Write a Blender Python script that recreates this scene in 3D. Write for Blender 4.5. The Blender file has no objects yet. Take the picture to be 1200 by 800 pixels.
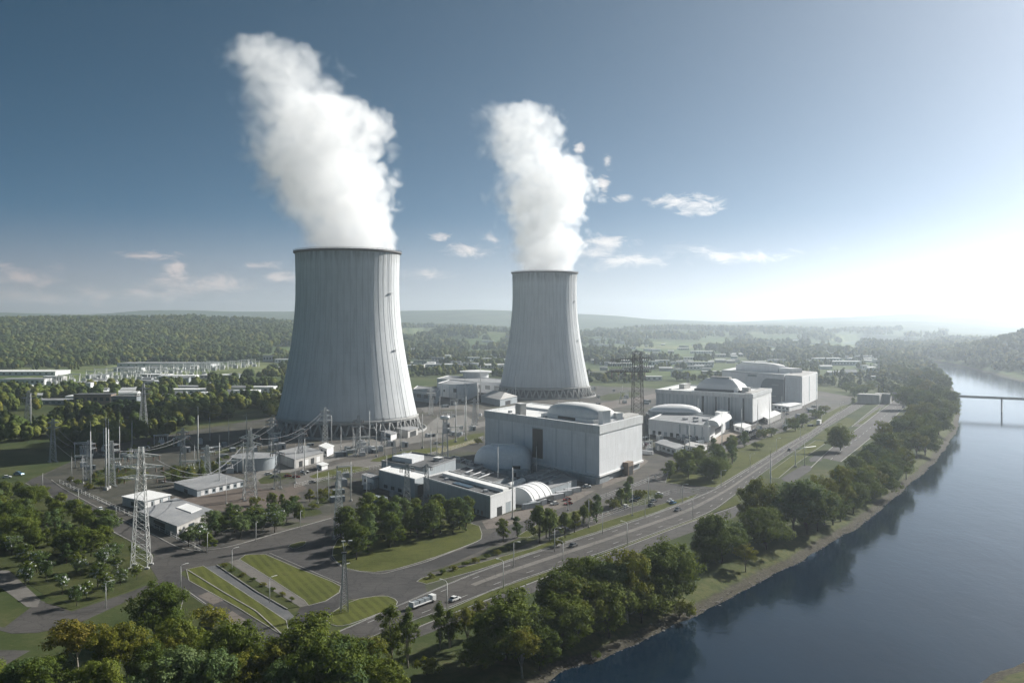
# A power station with two cooling towers on a river bend, seen from the air.
SUN_STRENGTH, SKY_STRENGTH, EXPOSURE = 5.0, .05, 0.72
AIR, DUST, OZONE = .22, 1.1, 4.0
SKY_SAT, SKY_HUE = 1.22, .469
CLOUD_L, CLOUD_R = (5.9,4.9,4.7), (12,11.8,11.4)
VOL_BOUNCES = 16
HAZE, HAZE_G, HAZE_TOP = 1e-4, .6, 420.0
STEAM, STEAM_SOFT = .06, 22.0
import bpy, bmesh, math, random
import numpy as np
from mathutils import Vector, Matrix
from mathutils.geometry import tessellate_polygon

random.seed(7); RNG = np.random.default_rng(11)
sc = bpy.context.scene
COL = sc.collection
F, H, HY = 1039.0, 100.0, 378.0            # focal length in photo pixels, camera height, horizon row
WATER = -4.0

def G(px, py, z=0.0):
    d = F*(H-z)/(py-HY)
    return ((px-600.0)/F*d, d)
def GV(px, py, z=0.0):
    x, y = G(px, py, z); return Vector((x, y, z))
def col_row(x, y, z=0.0):
    return 600+F*x/y, HY+F*(H-z)/y
def sst(a, b, v):
    t = np.clip((v-a)/(b-a), 0, 1); return t*t*(3-2*t)
ONES = ['', 'first','second','third','fourth','fifth','sixth','seventh','eighth','ninth','tenth','eleventh','twelfth','thirteenth','fourteenth','fifteenth','sixteenth','seventeenth','eighteenth','nineteenth']
TENS = {2:('twentieth','twenty'),3:('thirtieth','thirty'),4:('fortieth','forty'),5:('fiftieth','fifty'),6:('sixtieth','sixty'),7:('seventieth','seventy'),8:('eightieth','eighty'),9:('ninetieth','ninety')}
def ordinal(n):
    if n < 20: return ONES[n]
    t, o = divmod(n, 10)
    if t > 9: return 'farther'
    return TENS[t][0] if o == 0 else TENS[t][1]+'-'+ONES[o]

# ------------------------------------------------------------------ objects
def link(o, parent=None):
    COL.objects.link(o)
    if parent is not None: o.parent = parent
    return o
def tag(o, label=None, cat=None, group=None, kind=None):
    if label: o['label'] = label
    if cat: o['category'] = cat
    if group: o['group'] = group
    if kind: o['kind'] = kind
    return o
def thing(name, label, cat, loc=(0, 0, 0), rz=0.0, group=None, scale=1.0):
    o = bpy.data.objects.new(name, None)
    o.empty_display_size = 1
    o.location = loc; o.rotation_euler = (0, 0, rz)
    o.scale = (scale,)*3 if not hasattr(scale, '__len__') else scale
    link(o); tag(o, label, cat, group)
    return o
def mobj(name, mesh, parent=None, loc=(0, 0, 0), rz=0.0):
    o = bpy.data.objects.new(name, mesh); o.location = loc; o.rotation_euler = (0, 0, rz)
    return link(o, parent)
def place(proto, name, label, cat, loc, rz=0.0, scale=1.0, group=None):
    """one thing from a list of (part name, mesh, location, turn, sub-parts): parts are new objects that share mesh data"""
    root = thing(name, label, cat, loc, rz, group, scale)
    for pn, me, pl, pr, subs in proto:
        p = mobj(pn, me, root, pl, pr)
        for sn, sme, sl, sr in subs: mobj(sn, sme, p, sl, sr)
    return root
def struct(name, mesh, kind='structure'):
    o = mobj(name, mesh); o['kind'] = kind; return o

class MB:
    """collects shapes and links them as one mesh"""
    def __init__(s): s.v=[]; s.f=[]; s.uv=[]; s.sm=[]
    def face(s, idx, uv=None, sm=False):
        s.f.append(idx); s.uv.append(uv or [(0,0)]*len(idx)); s.sm.append(sm)
    def prism(s, poly, z0, z1, bottom=False, top=True):
        a = sum(poly[i][0]*poly[(i+1)%len(poly)][1]-poly[(i+1)%len(poly)][0]*poly[i][1] for i in range(len(poly)))
        if a < 0: poly = poly[::-1]
        n = len(poly); b = len(s.v)
        s.v += [(p[0],p[1],z0) for p in poly]+[(p[0],p[1],z1) for p in poly]
        u = 0.0
        for i in range(n):
            j=(i+1)%n; l=math.dist(poly[i][:2],poly[j][:2])
            s.face([b+i,b+j,b+n+j,b+n+i],[(u,z0),(u+l,z0),(u+l,z1),(u,z1)]); u+=l
        if top:
            tris = tessellate_polygon([[Vector((p[0],p[1],0)) for p in poly]])
            for t in tris:
                t=list(t)
                A,B,C=[poly[k] for k in t]
                if (B[0]-A[0])*(C[1]-A[1])-(B[1]-A[1])*(C[0]-A[0])<0: t=t[::-1]
                s.face([b+n+k for k in t],[(poly[k][0],poly[k][1]) for k in t])
                if bottom: s.face([b+k for k in t[::-1]],[(poly[k][0],poly[k][1]) for k in t[::-1]])
        return s
    def box(s, c, size, rz=0.0):
        hx,hy,hz=size[0]/2,size[1]/2,size[2]/2; ca,sa=math.cos(rz),math.sin(rz)
        P=[(c[0]+x*ca-y*sa, c[1]+x*sa+y*ca) for x,y in ((-hx,-hy),(hx,-hy),(hx,hy),(-hx,hy))]
        return s.prism(P,c[2]-hz,c[2]+hz,bottom=True)
    def bar(s, p, q, w, h=None):
        p,q=Vector(p),Vector(q); h=h or w
        d=q-p
        if d.length<1e-6: return s
        d.normalize(); up=Vector((0,0,1)) if abs(d.z)<.9 else Vector((1,0,0))
        a=d.cross(up).normalized()*(w/2); c=a.cross(d).normalized()*(h/2)
        b=len(s.v)
        for e in (p,q):
            for k in (a+c,a-c,-a-c,-a+c): s.v.append(tuple(e+k))
        for i in range(4):
            j=(i+1)%4; s.face([b+i,b+j,b+4+j,b+4+i])
        s.face([b,b+1,b+2,b+3]); s.face([b+7,b+6,b+5,b+4]); return s
    def tube(s, pts, rad, n=8, cap=True):
        pts=[Vector(p) for p in pts]
        if not hasattr(rad,'__len__'): rad=[rad]*len(pts)
        rings=[]
        for i,p in enumerate(pts):
            d=(pts[min(i+1,len(pts)-1)]-pts[max(i-1,0)]).normalized()
            up=Vector((0,0,1)) if abs(d.z)<.9 else Vector((1,0,0))
            a=d.cross(up).normalized(); c=a.cross(d)
            b=len(s.v); rings.append(b)
            for k in range(n):
                t=2*math.pi*k/n; s.v.append(tuple(p+(a*math.cos(t)+c*math.sin(t))*rad[i]))
        for r0,r1 in zip(rings,rings[1:]):
            for k in range(n): s.face([r0+k,r0+(k+1)%n,r1+(k+1)%n,r1+k],sm=True)
        if cap:
            s.face([rings[0]+k for k in range(n)][::-1]); s.face([rings[-1]+k for k in range(n)])
        return s
    def lathe(s, prof, n=48, c=(0,0), sm=True, close=False):
        """prof: (radius, z) going up the outside"""
        b=len(s.v)
        for r,z in prof:
            for k in range(n):
                t=2*math.pi*k/n; s.v.append((c[0]+r*math.cos(t),c[1]+r*math.sin(t),z))
        m=len(prof)
        for i in range(m if close else m-1):
            j=(i+1)%m
            for k in range(n):
                k2=(k+1)%n
                s.face([b+i*n+k,b+i*n+k2,b+j*n+k2,b+j*n+k],[(k*6.283/n*prof[i][0],prof[i][1])]*4,sm)
        return s
    def grid(s, fn, nu, nv, sm=True, wrap=False):
        b=len(s.v)
        for i in range(nu+1):
            for j in range(nv+1): s.v.append(tuple(fn(i/nu,j/nv)))
        for i in range(nu):
            for j in range(nv):
                a=b+i*(nv+1)+j
                s.face([a,a+nv+1,a+nv+2,a+1],[(i*1.,j*1.),(i+1.,j*1.),(i+1.,j+1.),(i*1.,j+1.)],sm)
        return s
    def mesh(s, name, mat, bevel=0.0):
        me=bpy.data.meshes.new(name)
        me.from_pydata(s.v,[],s.f)
        uv=me.uv_layers.new(name='UVMap')
        flat=[c for f in s.uv for p in f for c in p]
        uv.data.foreach_set('uv',flat)
        me.polygons.foreach_set('use_smooth',s.sm)
        me.materials.append(mat); me.update()
        if bevel>0:
            bm=bmesh.new(); bm.from_mesh(me)
            bmesh.ops.remove_doubles(bm,verts=bm.verts,dist=1e-4)
            es=[e for e in bm.edges if len(e.link_faces)==2 and e.calc_face_angle(0)>.5]
            bmesh.ops.bevel(bm,geom=es,offset=bevel,segments=2,affect='EDGES')
            bm.to_mesh(me); bm.free()
        return me
    def build(s, name, mat, parent=None, loc=(0,0,0), rz=0.0, bevel=0.0):
        return mobj(name, s.mesh(name,mat,bevel), parent, loc, rz)

def np_mesh(name, verts, faces, mat, smooth=False):
    """verts (n,3), faces (m,k) arrays"""
    me=bpy.data.meshes.new(name); n,m,k=len(verts),len(faces),faces.shape[1]
    me.vertices.add(n); me.vertices.foreach_set('co',np.ascontiguousarray(verts,dtype=np.float32).ravel())
    me.loops.add(m*k); me.loops.foreach_set('vertex_index',np.ascontiguousarray(faces,dtype=np.int32).ravel())
    me.polygons.add(m); me.polygons.foreach_set('loop_start',np.arange(0,m*k,k,dtype=np.int32))
    if smooth: me.polygons.foreach_set('use_smooth',np.ones(m,dtype=bool))
    me.materials.append(mat); me.update(calc_edges=True); me.validate()
    return me

# ------------------------------------------------------------------ materials
class NT:
    def __init__(s, name, world=None):
        if world is None:
            s.m=bpy.data.materials.new(name); s.m.use_nodes=True; s.t=s.m.node_tree
        else: s.m=world; s.t=world.node_tree
        s.t.nodes.clear()
    def n(s, typ, **kw):
        nd=s.t.nodes.new(typ)
        for k,v in kw.items():
            if k.startswith('_'): setattr(nd,k[1:],v)
            else:
                key=int(k[1:]) if k[0]=='i' and k[1:].isdigit() else k.replace('__',' ')
                s.set(nd.inputs[key],v)
        return nd
    def set(s, inp, v):
        if isinstance(v, bpy.types.NodeSocket): s.t.links.new(v,inp)
        elif isinstance(v, bpy.types.Node): s.t.links.new(v.outputs[0],inp)
        else:
            if hasattr(v,'__len__') and len(v)==3 and inp.type=='RGBA': v=(*v,1)
            inp.default_value=v
    def math(s, op, a, b=0.0, c=0.0, clamp=False):
        nd=s.t.nodes.new('ShaderNodeMath'); nd.operation=op; nd.use_clamp=clamp
        s.set(nd.inputs[0],a); s.set(nd.inputs[1],b)
        if op in ('MULTIPLY_ADD','SMOOTH_MIN','SMOOTH_MAX'): s.set(nd.inputs[2],c)
        return nd.outputs[0]
    def vmath(s, op, a, b=(0,0,0), out=0):
        nd=s.t.nodes.new('ShaderNodeVectorMath'); nd.operation=op
        s.set(nd.inputs[0],a); s.set(nd.inputs[1],b); return nd.outputs[out]
    def mix(s, f, a, b, mode='MIX'):
        nd=s.t.nodes.new('ShaderNodeMix'); nd.data_type='RGBA'; nd.blend_type=mode
        s.set(nd.inputs[0],f); s.set(nd.inputs[6],a); s.set(nd.inputs[7],b); return nd.outputs[2]
    def ramp(s, f, stops):
        nd=s.t.nodes.new('ShaderNodeValToRGB'); e=nd.color_ramp.elements
        while len(e)>1: e.remove(e[0])
        for i,(p,c) in enumerate(stops):
            x=e[0] if i==0 else e.new(p)
            x.position=p; x.color=(*c,1) if hasattr(c,'__len__') else (c,c,c,1)
        s.set(nd.inputs[0],f); return nd.outputs[0]
    def mr(s, v, a, b, c=0.0, d=1.0, smooth=False):
        nd=s.t.nodes.new('ShaderNodeMapRange'); nd.interpolation_type='SMOOTHSTEP' if smooth else 'LINEAR'
        for i,x in enumerate((v,a,b,c,d)): s.set(nd.inputs[i],x)
        return nd.outputs[0]
    def noise(s, vec, scale, detail=4.0, rough=.55, dist=0.0):
        nd=s.n('ShaderNodeTexNoise',Scale=scale,Detail=detail,Roughness=rough,Distortion=dist)
        if vec is not None: s.set(nd.inputs['Vector'],vec)
        return nd.outputs[0]
    def pos(s): return s.n('ShaderNodeNewGeometry').outputs['Position']
    def scale(s, v, k): return s.vmath('MULTIPLY',v,k)
    def bump(s, h, strength=.3, dist=.1):
        return s.n('ShaderNodeBump',Strength=strength,Distance=dist,Height=h).outputs[0]
    def bsdf(s, col, rough=.8, normal=None, metal=0.0, spec=.3, **kw):
        p=s.n('ShaderNodeBsdfPrincipled'); s.set(p.inputs['Base Color'],col); s.set(p.inputs['Roughness'],rough)
        s.set(p.inputs['Metallic'],metal); s.set(p.inputs['Specular IOR Level'],spec)
        if normal is not None: s.set(p.inputs['Normal'],normal)
        for k,v in kw.items(): s.set(p.inputs[k.replace('__',' ')],v)
        return p.outputs[0]
    def out(s, surf=None, vol=None):
        o=s.t.nodes.new('ShaderNodeOutputMaterial')
        if surf is not None: s.t.links.new(surf,o.inputs['Surface'])
        if vol is not None: s.t.links.new(vol,o.inputs['Volume'])
        return s.m

def two_tone(name, a, b, scale=.05, rough=.85, bump=.3, fine=1.5, c=None, stretch=(1,1,1), spec=.25, metal=0.0, obj=False):
    t=NT(name); p=t.pos() if not obj else t.n('ShaderNodeTexCoord').outputs['Object']
    p=t.scale(p,stretch)
    n1=t.noise(p,scale,5,.6); n2=t.noise(p,fine,3,.6)
    f=t.math('ADD',t.mr(n1,.32,.68,0,.75),t.mr(n2,.3,.7,-.12,.37))
    colr=t.ramp(f,[(0,a),(1,b)]) if c is None else t.ramp(f,[(0,a),(.55,b),(1,c)])
    return t.out(t.bsdf(colr,rough,t.bump(n2,bump,.15),metal,spec))
def plain(name, c, rough=.6, metal=0.0, spec=.4, var=.15):
    t=NT(name); p=t.n('ShaderNodeTexCoord').outputs['Object']
    n=t.noise(p,.6,4,.6)
    colr=t.mix(t.mr(n,.3,.7),tuple(x*(1-var) for x in c),tuple(min(1,x*(1+var)) for x in c))
    return t.out(t.bsdf(colr,rough,None,metal,spec))
def wall_mat(name, base, pw=4.0, ph=6.0, line=.75, stain=.25, rough=.7, tint=(.35,.3,.25)):
    """cladding panels with seams, from the walls' own metre UVs, with vertical weather streaks"""
    t=NT(name); uv=t.n('ShaderNodeTexCoord').outputs['UV']
    br=t.n('ShaderNodeTexBrick',_offset=0.0,Scale=1.0,Mortar__Size=.05,Mortar__Smooth=.3,Brick__Width=pw,Row__Height=ph)
    t.set(br.inputs['Vector'],uv)
    lo=tuple(x*.93 for x in base)
    t.set(br.inputs['Color1'],base); t.set(br.inputs['Color2'],lo); t.set(br.inputs['Mortar'],tuple(x*line for x in base))
    st=t.noise(t.scale(uv,(.5,.06,1)),1.0,5,.65); st2=t.noise(uv,.12,4,.6)
    f=t.math('MULTIPLY',t.mr(st,.45,.75),stain)
    c1=t.mix(f,br.outputs[0],tuple(b*k for b,k in zip(base,tint)))
    c2=t.mix(t.mr(st2,.35,.7,0,.18),c1,tuple(x*.7 for x in base))
    return t.out(t.bsdf(c2,rough,t.bump(br.outputs[1],-.4,.06),0,.3))

def leaf_mat(name, stops, trans=.24, hue_scale=.25, patch=0.0):
    t=NT(name); r=t.n('ShaderNodeObjectInfo').outputs['Random']
    oc=t.n('ShaderNodeTexCoord').outputs['Object']
    n=t.noise(oc,hue_scale,3,.6); wn=t.n('ShaderNodeTexWhiteNoise',Vector=t.vmath('FLOOR',t.scale(oc,(1.3,1.3,1.3))))
    f=t.math('ADD',t.math('MULTIPLY',r,.45),t.math('ADD',t.mr(n,.3,.7,0,.4),t.math('MULTIPLY',wn.outputs[0],.2)))
    if patch: f=t.math('ADD',t.math('MULTIPLY',f,.75),t.mr(t.noise(t.n('ShaderNodeObjectInfo').outputs['Location'],.011,3,.6),.38,.62,-patch*.8,patch))
    c=t.ramp(f,stops)
    d=t.bsdf(c,.7,None,0,.06)
    tr=t.n('ShaderNodeBsdfTranslucent',Color=t.mix(.5,c,(.20,.26,.03),'MIX'))
    mx=t.n('ShaderNodeMixShader',Fac=trans); t.set(mx.inputs[1],d); t.set(mx.inputs[2],tr)
    return t.out(mx.outputs[0])

M={}
M['concrete']=two_tone('concrete',(.30,.30,.29),(.42,.42,.41),.08,.85,.2,1.2,obj=True)
M['dark_concrete']=two_tone('dark_concrete',(.12,.12,.12),(.22,.21,.2),.08,.85,.2,1.2,obj=True)
M['kerb']=two_tone('kerb_stone',(.2,.195,.18),(.34,.33,.31),.2,.85,.1,1.5)
M['white_roof']=two_tone('white_roof',(.64,.64,.63),(.80,.80,.78),.06,.7,.1,.8,obj=True)
M['grey_roof']=two_tone('grey_roof',(.20,.21,.22),(.33,.33,.33),.07,.75,.15,.9,obj=True)
M['dark_roof']=two_tone('dark_roof',(.07,.075,.08),(.14,.14,.14),.07,.8,.15,.9,obj=True)
M['clad']=wall_mat('pale_cladding',(.72,.735,.75),5.0,7.2,.80,.22)
M['clad_ribbed']=wall_mat('ribbed_cladding',(.50,.53,.55),1.6,30,.62,.3)
M['clad_white']=wall_mat('white_cladding',(.78,.785,.785),4.0,5.0,.84,.2)
M['clad_blue']=wall_mat('blue_grey_cladding',(.38,.42,.445),2.2,12,.72,.3)
M['parapet']=wall_mat('parapet_band',(.60,.615,.62),7,9,.8,.45)
M['stucco']=wall_mat('weathered_render',(.48,.47,.45),6,4,.85,.4)
M['dark']=plain('dark_opening',(.025,.028,.03),.5)
M['bronze']=plain('bronze_panel',(.035,.034,.033),.35,.3)
M['glass']=plain('window_glass',(.03,.045,.055),.12,0,.6)
M['steel']=plain('galvanised_steel',(.38,.39,.40),.6,.15)
M['pale_steel']=plain('pale_steel',(.68,.68,.66),.6,.05)
M['dark_steel']=plain('dark_steel',(.09,.09,.095),.5,.5)
M['porcelain']=plain('brown_insulator',(.16,.10,.07),.3)
M['white']=plain('white_paint',(.75,.75,.74),.45,var=.05)
M['white_flat']=plain('road_paint',(.30,.30,.29),.8,var=.3)
M['rubber']=plain('tyre_rubber',(.02,.02,.02),.8)
M['cable']=plain('cable',(.22,.22,.23),.5,.4)
M['container']=wall_mat('corrugated_container',(.55,.56,.57),.5,9,.8,.25)
M['container_dark']=wall_mat('grey_container',(.25,.28,.30),.5,9,.8,.3)
M['brick']=wall_mat('brown_brick',(.26,.2,.16),1.2,.6,.8,.3)
M['bark']=two_tone('bark',(.05,.04,.03),(.13,.11,.09),.8,.9,.4,5,obj=True)
M['pale_bark']=two_tone('pale_bark',(.25,.22,.18),(.4,.37,.32),.8,.9,.4,5,obj=True)
M['red_car']=plain('red_car_paint',(.3,.03,.025),.25,0,.5)
M['blue_car']=plain('blue_car_paint',(.12,.25,.38),.25,.2,.5)
M['grey_car']=plain('grey_car_paint',(.2,.21,.22),.25,.3,.5)
M['lamp']=plain('frosted_lamp_glass',(.7,.7,.66),.3)
M['timber']=plain('weathered_timber',(.2,.15,.11),.8)
G1=[(0,(.044,.070,.015)),(.35,(.080,.115,.020)),(.7,(.13,.162,.027)),(1,(.20,.205,.034))]
M['leaf']=leaf_mat('green_leaves',G1)
M['leaf_yellow']=leaf_mat('yellow_green_leaves',[(0,(.08,.10,.015)),(.5,(.15,.155,.02)),(1,(.23,.20,.028))])
M['leaf_autumn']=leaf_mat('amber_leaves',[(0,(.08,.08,.015)),(.5,(.15,.125,.02)),(1,(.22,.165,.025))])
M['leaf_light']=leaf_mat('light_green_leaves',[(0,(.055,.10,.035)),(.5,(.10,.15,.052)),(1,(.17,.21,.09))])
M['leaf_forest']=leaf_mat('forest_leaves',[(0,(.035,.06,.018)),(.35,(.082,.115,.024)),(.7,(.145,.168,.034)),(1,(.21,.208,.05))],.18,.1,.45)
M['painted_glint']=plain('painted_leaf_glint',(.62,.64,.62),.6)  # shine of glossy leaves put in as white-coloured flecks
# ------------------------------------------------------------------ camera, light, sky
cam=bpy.data.cameras.new('camera'); co=bpy.data.objects.new('camera',cam); COL.objects.link(co)
co.location=(0,0,H); co.rotation_euler=(math.pi/2,0,0)
cam.sensor_width=36; cam.lens=F/1200*36; cam.shift_y=(HY-400)/1200; cam.clip_start=1; cam.clip_end=60000
sc.camera=co
SUN_AZ, SUN_EL = math.radians(52), math.radians(29)      # clockwise from the view direction
sd=Vector((math.sin(SUN_AZ)*math.cos(SUN_EL),math.cos(SUN_AZ)*math.cos(SUN_EL),math.sin(SUN_EL)))
sl=bpy.data.lights.new('sun','SUN'); sl.energy=SUN_STRENGTH; sl.angle=math.radians(.55); sl.color=(1,.965,.90)
so=bpy.data.objects.new('sun',sl); COL.objects.link(so); so.rotation_euler=(-sd).to_track_quat('-Z','Y').to_euler(); so.location=(0,0,500)

world=bpy.data.worlds.new('World'); sc.world=world; world.use_nodes=True
t=NT('',world)
sky=t.n('ShaderNodeTexSky',_sky_type='NISHITA',_sun_disc=False,_sun_elevation=SUN_EL,_sun_rotation=SUN_AZ,_altitude=100.0,_air_density=AIR,_dust_density=DUST,_ozone_density=OZONE)
dirv=t.n('ShaderNodeTexCoord').outputs['Generated']
sep=t.n('ShaderNodeSeparateXYZ',Vector=dirv)
az=t.math('ARCTAN2',sep.outputs[0],sep.outputs[1]); el=t.math('ARCSINE',sep.outputs[2])
ae=t.n('ShaderNodeCombineXYZ',X=az,Y=el).outputs[0]
skyc=t.n('ShaderNodeHueSaturation',Saturation=SKY_SAT,Hue=SKY_HUE,Value=1.0,Color=sky.outputs[0]).outputs[0]
puffs=[(12,326,34,11),(40,350,60,8),(108,345,26,8),(172,347,30,8),(205,314,11,7),(236,336,52,13),(215,328,24,9),(172,300,36,4),(306,311,16,4),(330,326,30,5),
 (550,292,20,8),(575,278,11,6),(516,277,11,5),(500,322,26,6),(820,239,22,10),(795,236,26,7),(733,231,9,4),(679,173,6,5),(711,190,5,8),(707,218,6,9),(712,285,28,7),(700,294,24,7),(730,306,40,8),(860,300,60,7)]
acc=None
for (px,py,w,h) in puffs:
    a0=math.atan((px-600)/F); r=math.hypot(px-600,F); e0=math.atan((HY-py)/r)
    d=t.vmath('LENGTH',t.vmath('MULTIPLY',t.vmath('SUBTRACT',ae,(a0,e0,0)),(F/w/1.25,F/h/1.25,0)),out=1)
    v=t.math('SUBTRACT',1.0,d)
    acc=v if acc is None else t.math('MAXIMUM',acc,v)
wob=t.noise(t.scale(ae,(34,80,1)),1.0,7,.66,.5)
wisp=t.noise(t.scale(ae,(7,40,1)),1.0,5,.6,.6)
pf=t.mr(t.math('ADD',t.math('MULTIPLY',acc,.85),t.math('MULTIPLY',t.math('SUBTRACT',wob,.5),3.4)),-.15,1.25,0,.8,True)
band=t.math('MULTIPLY',t.mr(el,.015,.075,1,0,True),t.mr(wisp,.42,.68,0,.55,True))
band2=t.math('MULTIPLY',t.math('MULTIPLY',t.mr(el,.035,.07,0,1,True),t.mr(el,.07,.115,1,0,True)),t.math('MULTIPLY',t.mr(wisp,.5,.72,0,.5,True),t.mr(az,-.05,.35,0.1,1,True)))
veil=t.mr(el,-.01,.125,.62,0,True)
cf=t.math('MAXIMUM',t.math('MAXIMUM',t.math('MAXIMUM',pf,band),band2),veil,clamp=True)
ccol=t.mix(t.mr(az,-.5,.35),CLOUD_L,CLOUD_R)
skyf=t.mix(cf,skyc,ccol)
skyf=t.mix(pf,skyf,t.mix(t.mr(az,-.5,.35),tuple(c*1.45 for c in CLOUD_L),tuple(c*1.15 for c in CLOUD_R)))
bg=t.n('ShaderNodeBackground',Color=skyf,Strength=SKY_STRENGTH)
wo=t.t.nodes.new('ShaderNodeOutputWorld'); t.t.links.new(bg.outputs[0],wo.inputs[0])

sc.render.engine='CYCLES'; cy=sc.cycles
cy.use_denoising=True; cy.denoiser='OPENIMAGEDENOISE'; cy.denoising_input_passes='RGB_ALBEDO_NORMAL'; cy.denoising_prefilter='ACCURATE'
cy.use_adaptive_sampling=True; cy.adaptive_threshold=.03
cy.max_bounces=8; cy.diffuse_bounces=2; cy.glossy_bounces=3; cy.transmission_bounces=4; cy.transparent_max_bounces=16; cy.volume_bounces=VOL_BOUNCES
cy.volume_step_rate=2.6; cy.volume_max_steps=256; cy.sample_clamp_indirect=6.0; cy.caustics_reflective=False; cy.caustics_refractive=False
cy.blur_glossy=.5
vs=sc.view_settings; vs.view_transform='Standard'; vs.look='None'; vs.exposure=EXPOSURE; vs.gamma=1.0; vs.use_curve_mapping=False

# ------------------------------------------------------------------ terrain with the river cut into it
near_bank=[(640,800),(655,787),(678,779),(700,772),(722,764),(745,754),(772,743),(800,729),(826,715),(850,702),(876,690),(900,677),(932,660),(950,650),(968,639),(985,629),(1000,620),(1013,611),(1030,600),(1042,588),(1058,576),(1070,564),(1082,555),(1091,546),(1101,535),(1109,525),(1116,514),(1121,504),(1125,490),(1124,472),(1119,458),(1112,444),(1098,432),(1085,427),(1070,423.5)]
far_bank=[(1080,421.5),(1098,424.5),(1120,428),(1147,434.5),(1175,441.5),(1200,448)]
RIV=[G(x,y,WATER) for x,y in near_bank+far_bank]
RIV+=[(930,1350),(1050,1000),(950,600),(600,400),(300,330),(210,292)]
RIV+=[G(1215,768,WATER),G(1188,781,WATER),G(1160,793,WATER),G(1130,812,WATER),G(1100,860,WATER)]
RIV+=[(80,60),(40,-200),(-60,-200),(-25,100),(-12,170)]
RIV+=[G(560,856,WATER),G(600,825,WATER)]
FAR_WATER=[[G(x,y,WATER) for x,y in p] for p in ([(985,402),(1010,399.5),(1040,400),(1085,404),(1095,409),(1060,410),(1020,407),(995,405.5)],[(462,401),(500,398.5),(545,397.5),(548,399.5),(520,401.5),(490,404),(462,406)])]
def sdist(x, y, poly):
    """signed distance to a polygon, negative inside"""
    P=np.array(poly); Q=np.roll(P,-1,0); best=np.full(x.shape,1e18); ins=np.zeros(x.shape,bool)
    for (ax,ay),(bx,by) in zip(P,Q):
        dx,dy=bx-ax,by-ay; L=dx*dx+dy*dy
        tt=np.clip(((x-ax)*dx+(y-ay)*dy)/L,0,1)
        best=np.minimum(best,(x-ax-tt*dx)**2+(y-ay-tt*dy)**2)
        c=((ay>y)!=(by>y)); 
        with np.errstate(divide='ignore',invalid='ignore'): xi=(bx-ax)*(y-ay)/(by-ay if by!=ay else 1e-9)+ax
        ins^=c&(x<xi)
    return np.where(ins,-1,1)*np.sqrt(best)
def vnoise(x, y, s, seed=0):
    """smooth value noise"""
    xs,ys=x/s,y/s; xi,yi=np.floor(xs).astype(np.int64),np.floor(ys).astype(np.int64); fx,fy=xs-xi,ys-yi
    fx=fx*fx*(3-2*fx); fy=fy*fy*(3-2*fy)
    def h(a,b):
        n=(a*374761393+b*668265263+seed*1442695041)&0xffffffff
        n=((n^(n>>13))*1274126177)&0xffffffff
        return ((n^(n>>16))&0xffff)/65535.0
    return (h(xi,yi)*(1-fx)+h(xi+1,yi)*fx)*(1-fy)+(h(xi,yi+1)*(1-fx)+h(xi+1,yi+1)*fx)*fy
RIDGE_X=np.array([-900,-200,0,100,170,340,480,560,700,800,860,900,980,1070,1130,1200,1400,2200.])
RIDGE_Y=np.array([368,368,367,368,364.5,362.5,364,365,370.5,374,376,374.5,371,367.5,368,368,366,366.])
hp1=np.array(G(1079,424,WATER)); hp2=np.array(G(1200,448,WATER)); hdir=(hp2-hp1)/np.linalg.norm(hp2-hp1); hnrm=np.array([-hdir[1],hdir[0]])
if hnrm[0]<0: hnrm=-hnrm
def hills(x, y):
    d=np.maximum(y,1.0); c=np.where(y>300,600+F*x/d,-400*np.sign(-x)+600); c=np.clip(c,-900,2200)
    r=np.hypot(x,y)
    z=np.zeros(x.shape)
    # wooded hill on the left
    foot=1930+np.clip(c,0,400)*.9
    m=sst(520,250,c)
    n=vnoise(x,y,620,1)*.6+vnoise(x,y,260,2)*.3+vnoise(x,y,120,3)*.1
    z+=m*sst(0,1900,d-foot)*(60+40*n-16*sst(150,-100,c))*np.where(d>foot,1,0)
    # middle distance swells
    z+=(1-m*.6)*sst(2600,5200,d)*(sst(760,560,c)*46*n*1.4+22*n)*sst(1500,3500,d)
    # far ridges
    py=np.interp(c,RIDGE_X,RIDGE_Y)
    n2=vnoise(x,y,2400,5)*.6+vnoise(x,y,900,6)*.4
    zf=100+(HY-py)*9500/F+(n2-.5)*42
    z=np.maximum(z,zf*sst(4800,9500,d+ (n2-.5)*1800)**1.4*np.where(d>4000,1,0))
    n3=vnoise(x,y,1500,8)*.6+vnoise(x,y,500,9)*.4
    z=np.maximum(z,sst(500,760,c)*(18+95*np.clip(n3-.25,0,1))*sst(3900,5000,d)*sst(6800,5400,d))
    z=np.maximum(z,(30+120*np.clip(n2-.3,0,1))*sst(5600,6800,d)*sst(9000,7600,d))
    # wooded hill across the river
    s=(x-hp1[0])*hnrm[0]+(y-hp1[1])*hnrm[1]; al=(x-hp1[0])*hdir[0]+(y-hp1[1])*hdir[1]
    hr=(88+32*n)*sst(12,430,s)*sst(-650,220,al)*sst(3900,2700,s)
    z=np.maximum(z,hr)
    z+=sst(1500,2600,r)*(n-.4)*3.0
    return z
def ground_h(x, y):
    z=hills(x,y)
    s=sdist(x,y,RIV)
    wob=(vnoise(x,y,9,21)-.5)*3.0+(vnoise(x,y,30,22)-.5)*4
    near=sst(1800,900,np.hypot(x,y))
    s=s+wob*near*.55
    wid=16.0
    prof=np.where(s<0,-4-np.clip(-s*.35,0,4),-4+4*sst(0,1,s/wid)**.8+0)
    k=np.where(s<wid,1,0)
    z=np.where(k==1,np.minimum(prof,z+0*z) if False else prof+z*sst(0,wid,s),z)
    for fw in FAR_WATER:
        s2=sdist(x,y,fw); z=np.where(s2<40,np.minimum(z,np.where(s2<0,-7,-5+5*s2/40)),z)
    return z
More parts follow.
